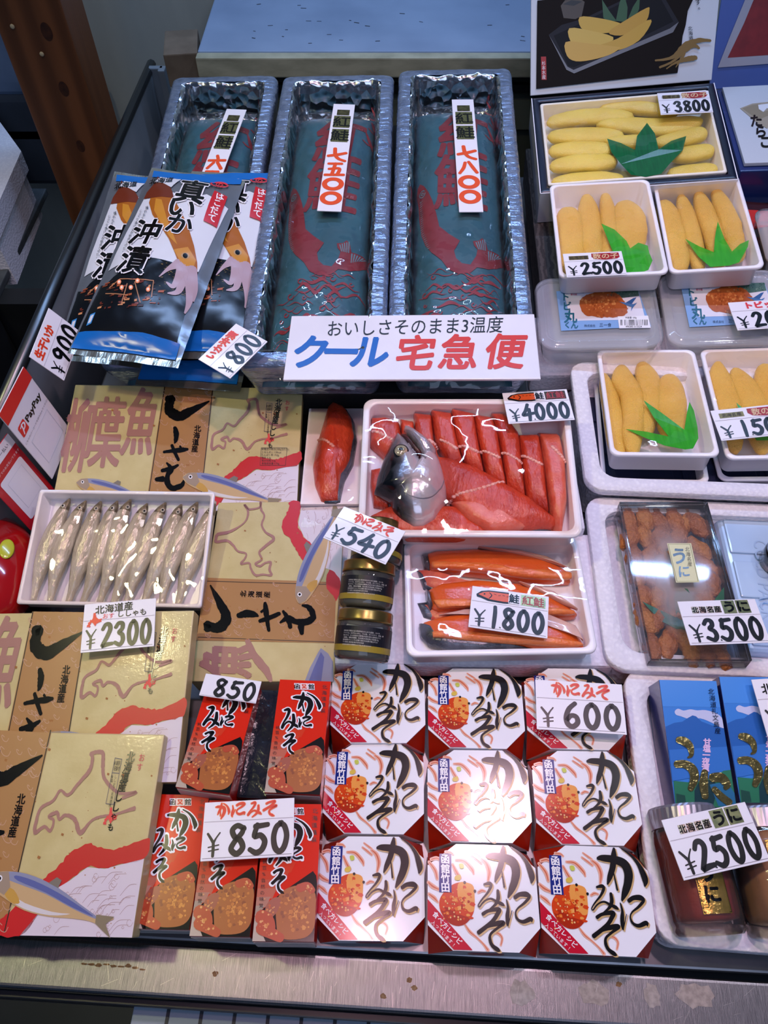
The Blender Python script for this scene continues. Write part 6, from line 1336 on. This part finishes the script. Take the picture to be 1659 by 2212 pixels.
# uni jars lying in front
GLASSJ = film('jar_glass', tint='#f2f2ee', haze=.03, bump=0, rough=.015)
URED = mat('red_urchin_paste', '#b03c24', '#8a2818', rough=.4, scale=24, bump=.6, bscale=60, coat=.4, stretch=(1, 1, .5)); UBRN = mat('tan_urchin_paste', '#b07a4a', '#96643a', rough=.45, scale=24, bump=.6, bscale=60, coat=.4)
SILVL = mat('silver_lid', '#b4b2bc', '#a29fac', rough=.3, metal=.7, scale=20)
def urchin_jar(label, lid, bot, mA, gold=True):
    bot, lid = Vector(bot), Vector(lid); ax = (lid-bot).normalized(); xr = Vector((1, 0, 0)); xr = (xr-ax*xr.dot(ax)).normalized(); yr = ax.cross(xr)
    M = Matrix(((xr.x, yr.x, ax.x, bot.x), (xr.y, yr.y, ax.y, bot.y), (xr.z, yr.z, ax.z, bot.z), (0, 0, 0, 1)))
    t = thing('urchin_jar', label, 'jar', M, 'sea urchin jars'); r = .0275; h = .092
    b = MB(); b.lathe([(r*.72, 0), (r*.90, .001), (r*.98, .004), (r*.95, .007), (r, .011), (r, h-.026), (r*.96, h-.018), (r*.86, h-.013), (r*.86, h-.004)], GLASSJ, n=48); b.build('glass', t)
    b = MB(); b.lathe([(r*.5, .009), (r*.86, .011), (r*.93, .016), (r*.93, h-.026), (r*.8, h-.018), (r*.3, h-.016)], mA, n=40); b.build('paste', t)
    b = MB(); n = 72; rings = []
    for z, k in ((h-.016, 1.0), (h-.0158, 1.03), (h-.002, 1.03), (h, 1.0), (h, .9), (h-.001, .88)):
        rings.append([Vector((r*.93*k*(1+(.012 if (j % 2 and .5 < (z-h+.017)/.017 < .99) else 0))*math.cos(2*math.pi*j/n), r*.93*k*(1+(.012 if (j % 2 and .5 < (z-h+.017)/.017 < .99) else 0))*math.sin(2*math.pi*j/n), z)) for j in range(n)])
    b.loft(rings, SILVL, smooth=False); b.build('lid', t)
    rl = r+.0003
    def wrap(o, off=0):
        for v in o.data.vertices:
            q = v.co.x/rl; v.co = Vector(((rl+v.co.z)*math.cos(R(-90)+q+off), (rl+v.co.z)*math.sin(R(-90)+q+off), v.co.y+.040))
    b = MB(); GLB = mat('gold_jar_label', '#b89c4e', '#d6b060', rough=.2, metal=.8, scale=120, bump=.3, bscale=260)
    for i in range(10):
        x0, x1 = (i/10-.5)*.022, ((i+1)/10-.5)*.022; b.face([b.bm.verts.new(p) for p in ((x0, -.026, 0), (x1, -.026, 0), (x1, .026, 0), (x0, .026, 0))], GLB)
    o = b.build('gold_label', t, fix=False)
    a = Art(.022, .052, [(0,0),(220,0),(220,520),(0,520)], eps=.0003); a.text('label_lettering', 'う', 90, 250, 130, BLACK, 1, bold=.06); a.text('label_lettering', 'に', 95, 390, 130, BLACK, 1, bold=.06)
    for n_, ch in enumerate('北海名産'): a.text('label_lettering', ch, 175, 90+n_*46, 42, BLACK, 1, bold=.02)
    for x0, y0, x1, y1 in ((8,8,212,8),(8,512,212,512),(8,8,8,512),(212,8,212,512)): a.stroke('label_lettering', [(x0,y0,3),(x1,y1,3)], BLACK, 1)
    flip = yr.z > 0
    for o in [o]+a.build(t): wrap(o, math.pi if flip else 0)
    return t
urchin_jar('glass jar of dark red urchin paste with gold label, lying in the lower right box', (.2440, .1530, .0500), (.2475, .0640, .0440), URED)
urchin_jar('glass jar of tan urchin paste, lying at the right edge beside the red one', (.3060, .1530, .0500), (.3050, .0620, .0440), UBRN)
price_card('white price card reading 2500 yen on the two urchin jars', (.2520, .1240, .0845, 11.4, 3, 1.2), .0703, .0427, '2.500', head=head_uni, line=.36, px=210)
dj = thing('dark_jar', 'dark jar with grey lid cut off at the right edge, on the ice pack', 'jar', (.405, .400, .036, 0, 0, 0))
b = MB(); b.lathe([(.015, 0), (.0185, .002), (.019, .020), (.017, .024)], mat('dark_glass', '#1c1812', rough=.1, coat=.6)); b.build('glass', dj)
b = MB(); b.lathe([(.0185, .022), (.0192, .024), (.0192, .032), (.0175, .034)], SILVL); b.build('lid', dj)

# ------------------------------------------------------------------ left edge cards
P9 = (-.3588, .6204, .1350, 94.5, 57.2, -9.2)
def head_900(a, W, H):
    a.text('heading', '生干いか', 400, H*.20, H*.27, ORH, 1, bold=.08); a.text('heading', '生干いか', 400, H*.20, H*.27, RED_H, 2, bold=.04)
price_card('tilted white price card reading 900 yen hung on the grey side panel', P9, .0713, .0433, '900', head=head_900, line=.40, px=250)
def head_800(a, W, H):
    a.text('heading', 'いか沖漬', 480, H*.17, H*.25, ORH, 1, bold=.08); a.text('heading', 'いか沖漬', 480, H*.17, H*.25, RED_H, 2, bold=.04)
price_card('tilted white price card reading 800 yen at the foot of the right squid pouch', (-.1600, .5960, .1480, 55.3, 4.5, -5.6), .0610, .0440, '800', head=head_800, line=.37, px=280)
# payment cards
LQ = [(-2,897),(55,781),(150,930),(112,1045)]
PP = (-.372, .539, .0952, 82.8, 80, 3.3)
t = thing('payment_card', 'white and red payment card leaning on the grey side panel above the red one', 'card', PP, 'payment cards')
b = MB(); b.box(.0696, .1017, .0012, (0, 0, 0), PAPER, .0004); b.build('card', t)
a = Art(.0696, .1017, [(0,0),(100,0),(100,217),(0,217)], eps=.0008); RP = ink('#e0332a', .35)
a.rect('red_band', 0, 0, 100, 34, RP, 1)
a.poly('emblem', [(10,62),(13,60),(30,60),(32,63),(31,86),(29,88),(11,88),(9,86)], RP, 1)
a.stroke('emblem', [(15,84,2.5),(19,74,3),(21,64,3)], WHITE, 2); a.stroke('emblem', [(15,67,2.5),(24,65,3),(28,69,3.5),(25,75,3),(17,77,2.5)], WHITE, 2)
a.text('card_lettering', 'PayPay', 64, 75, 21, BLACK, 1, bold=.035); a.text('card_lettering', 'こちらのバーコードを読み込んでください', 52, 100, 5.2, ink('#6a6a70', .4), 1)
a.stroke('code_frame', [(16,112,1),(84,112,1),(84,186,1),(16,186,1)], ink('#cfd2d8', .4), 1, n=1, closed=True)
a.rect('blue_badge', 84, 196, 97, 212, ink('#2a3688', .35), 1); a.build(t)
t = thing('payment_card', 'red payment card with white panel at the left edge, beside the fish tray', 'card', (-.385, .479, .0700, 66.6, 75, 13.5), 'payment cards')
b = MB(); b.box(.0575, .089, .0012, (0, 0, 0), ink('#c81e2c', .3, coat=.3), .0004); b.build('card', t)
a = Art(.0575, .089, [(0,0),(100,0),(100,190),(0,190)], eps=.0008)
a.rect('white_panel', 0, 0, 100, 28, PAPER, 1); a.text('card_lettering', '電子マネー払い', 50, 15, 10, BLACK, 2)
a.text('card_lettering', 'QRコードでのお支払いできます', 50, 44, 6.5, ink('#f0dcdc', .4), 1)
a.poly('white_panel', [(p[0]+52, p[1]+115) for p in rrect(74, 118, 6)], PAPER, 1); a.stroke('code_frame', [(28,72,1),(78,72,1),(78,150,1),(28,150,1)], ink('#cfd2d8', .4), 2, n=1, closed=True); a.build(t)
# red rounded ornament
t = thing('red_ornament', 'glossy red rounded ornament with a yellow green oval spot at the left edge', 'ornament', (-.405, .392, .030, 10, 0, 24))
b = MB(); rings = []
for k in range(14):
    f = k/13; s_ = math.sin(math.pi*(.04+.92*f))**.5; rings.append([Vector((.060*s_*math.cos(q)*.8, (f-.5)*.13, .030*s_*math.sin(q))) for q in [2*math.pi*j/28 for j in range(28)]])
b.loft(rings, mat('red_lacquer', '#a30d10', rough=.12, coat=.8)); b.build('shell', t)
b = MB(); b.ball((.012, .012, .0295), .009, mat('lime_spot', '#b7b92c', rough=.2, coat=.5), (.8, 1.35, .22), 3); b.build('spot', t)
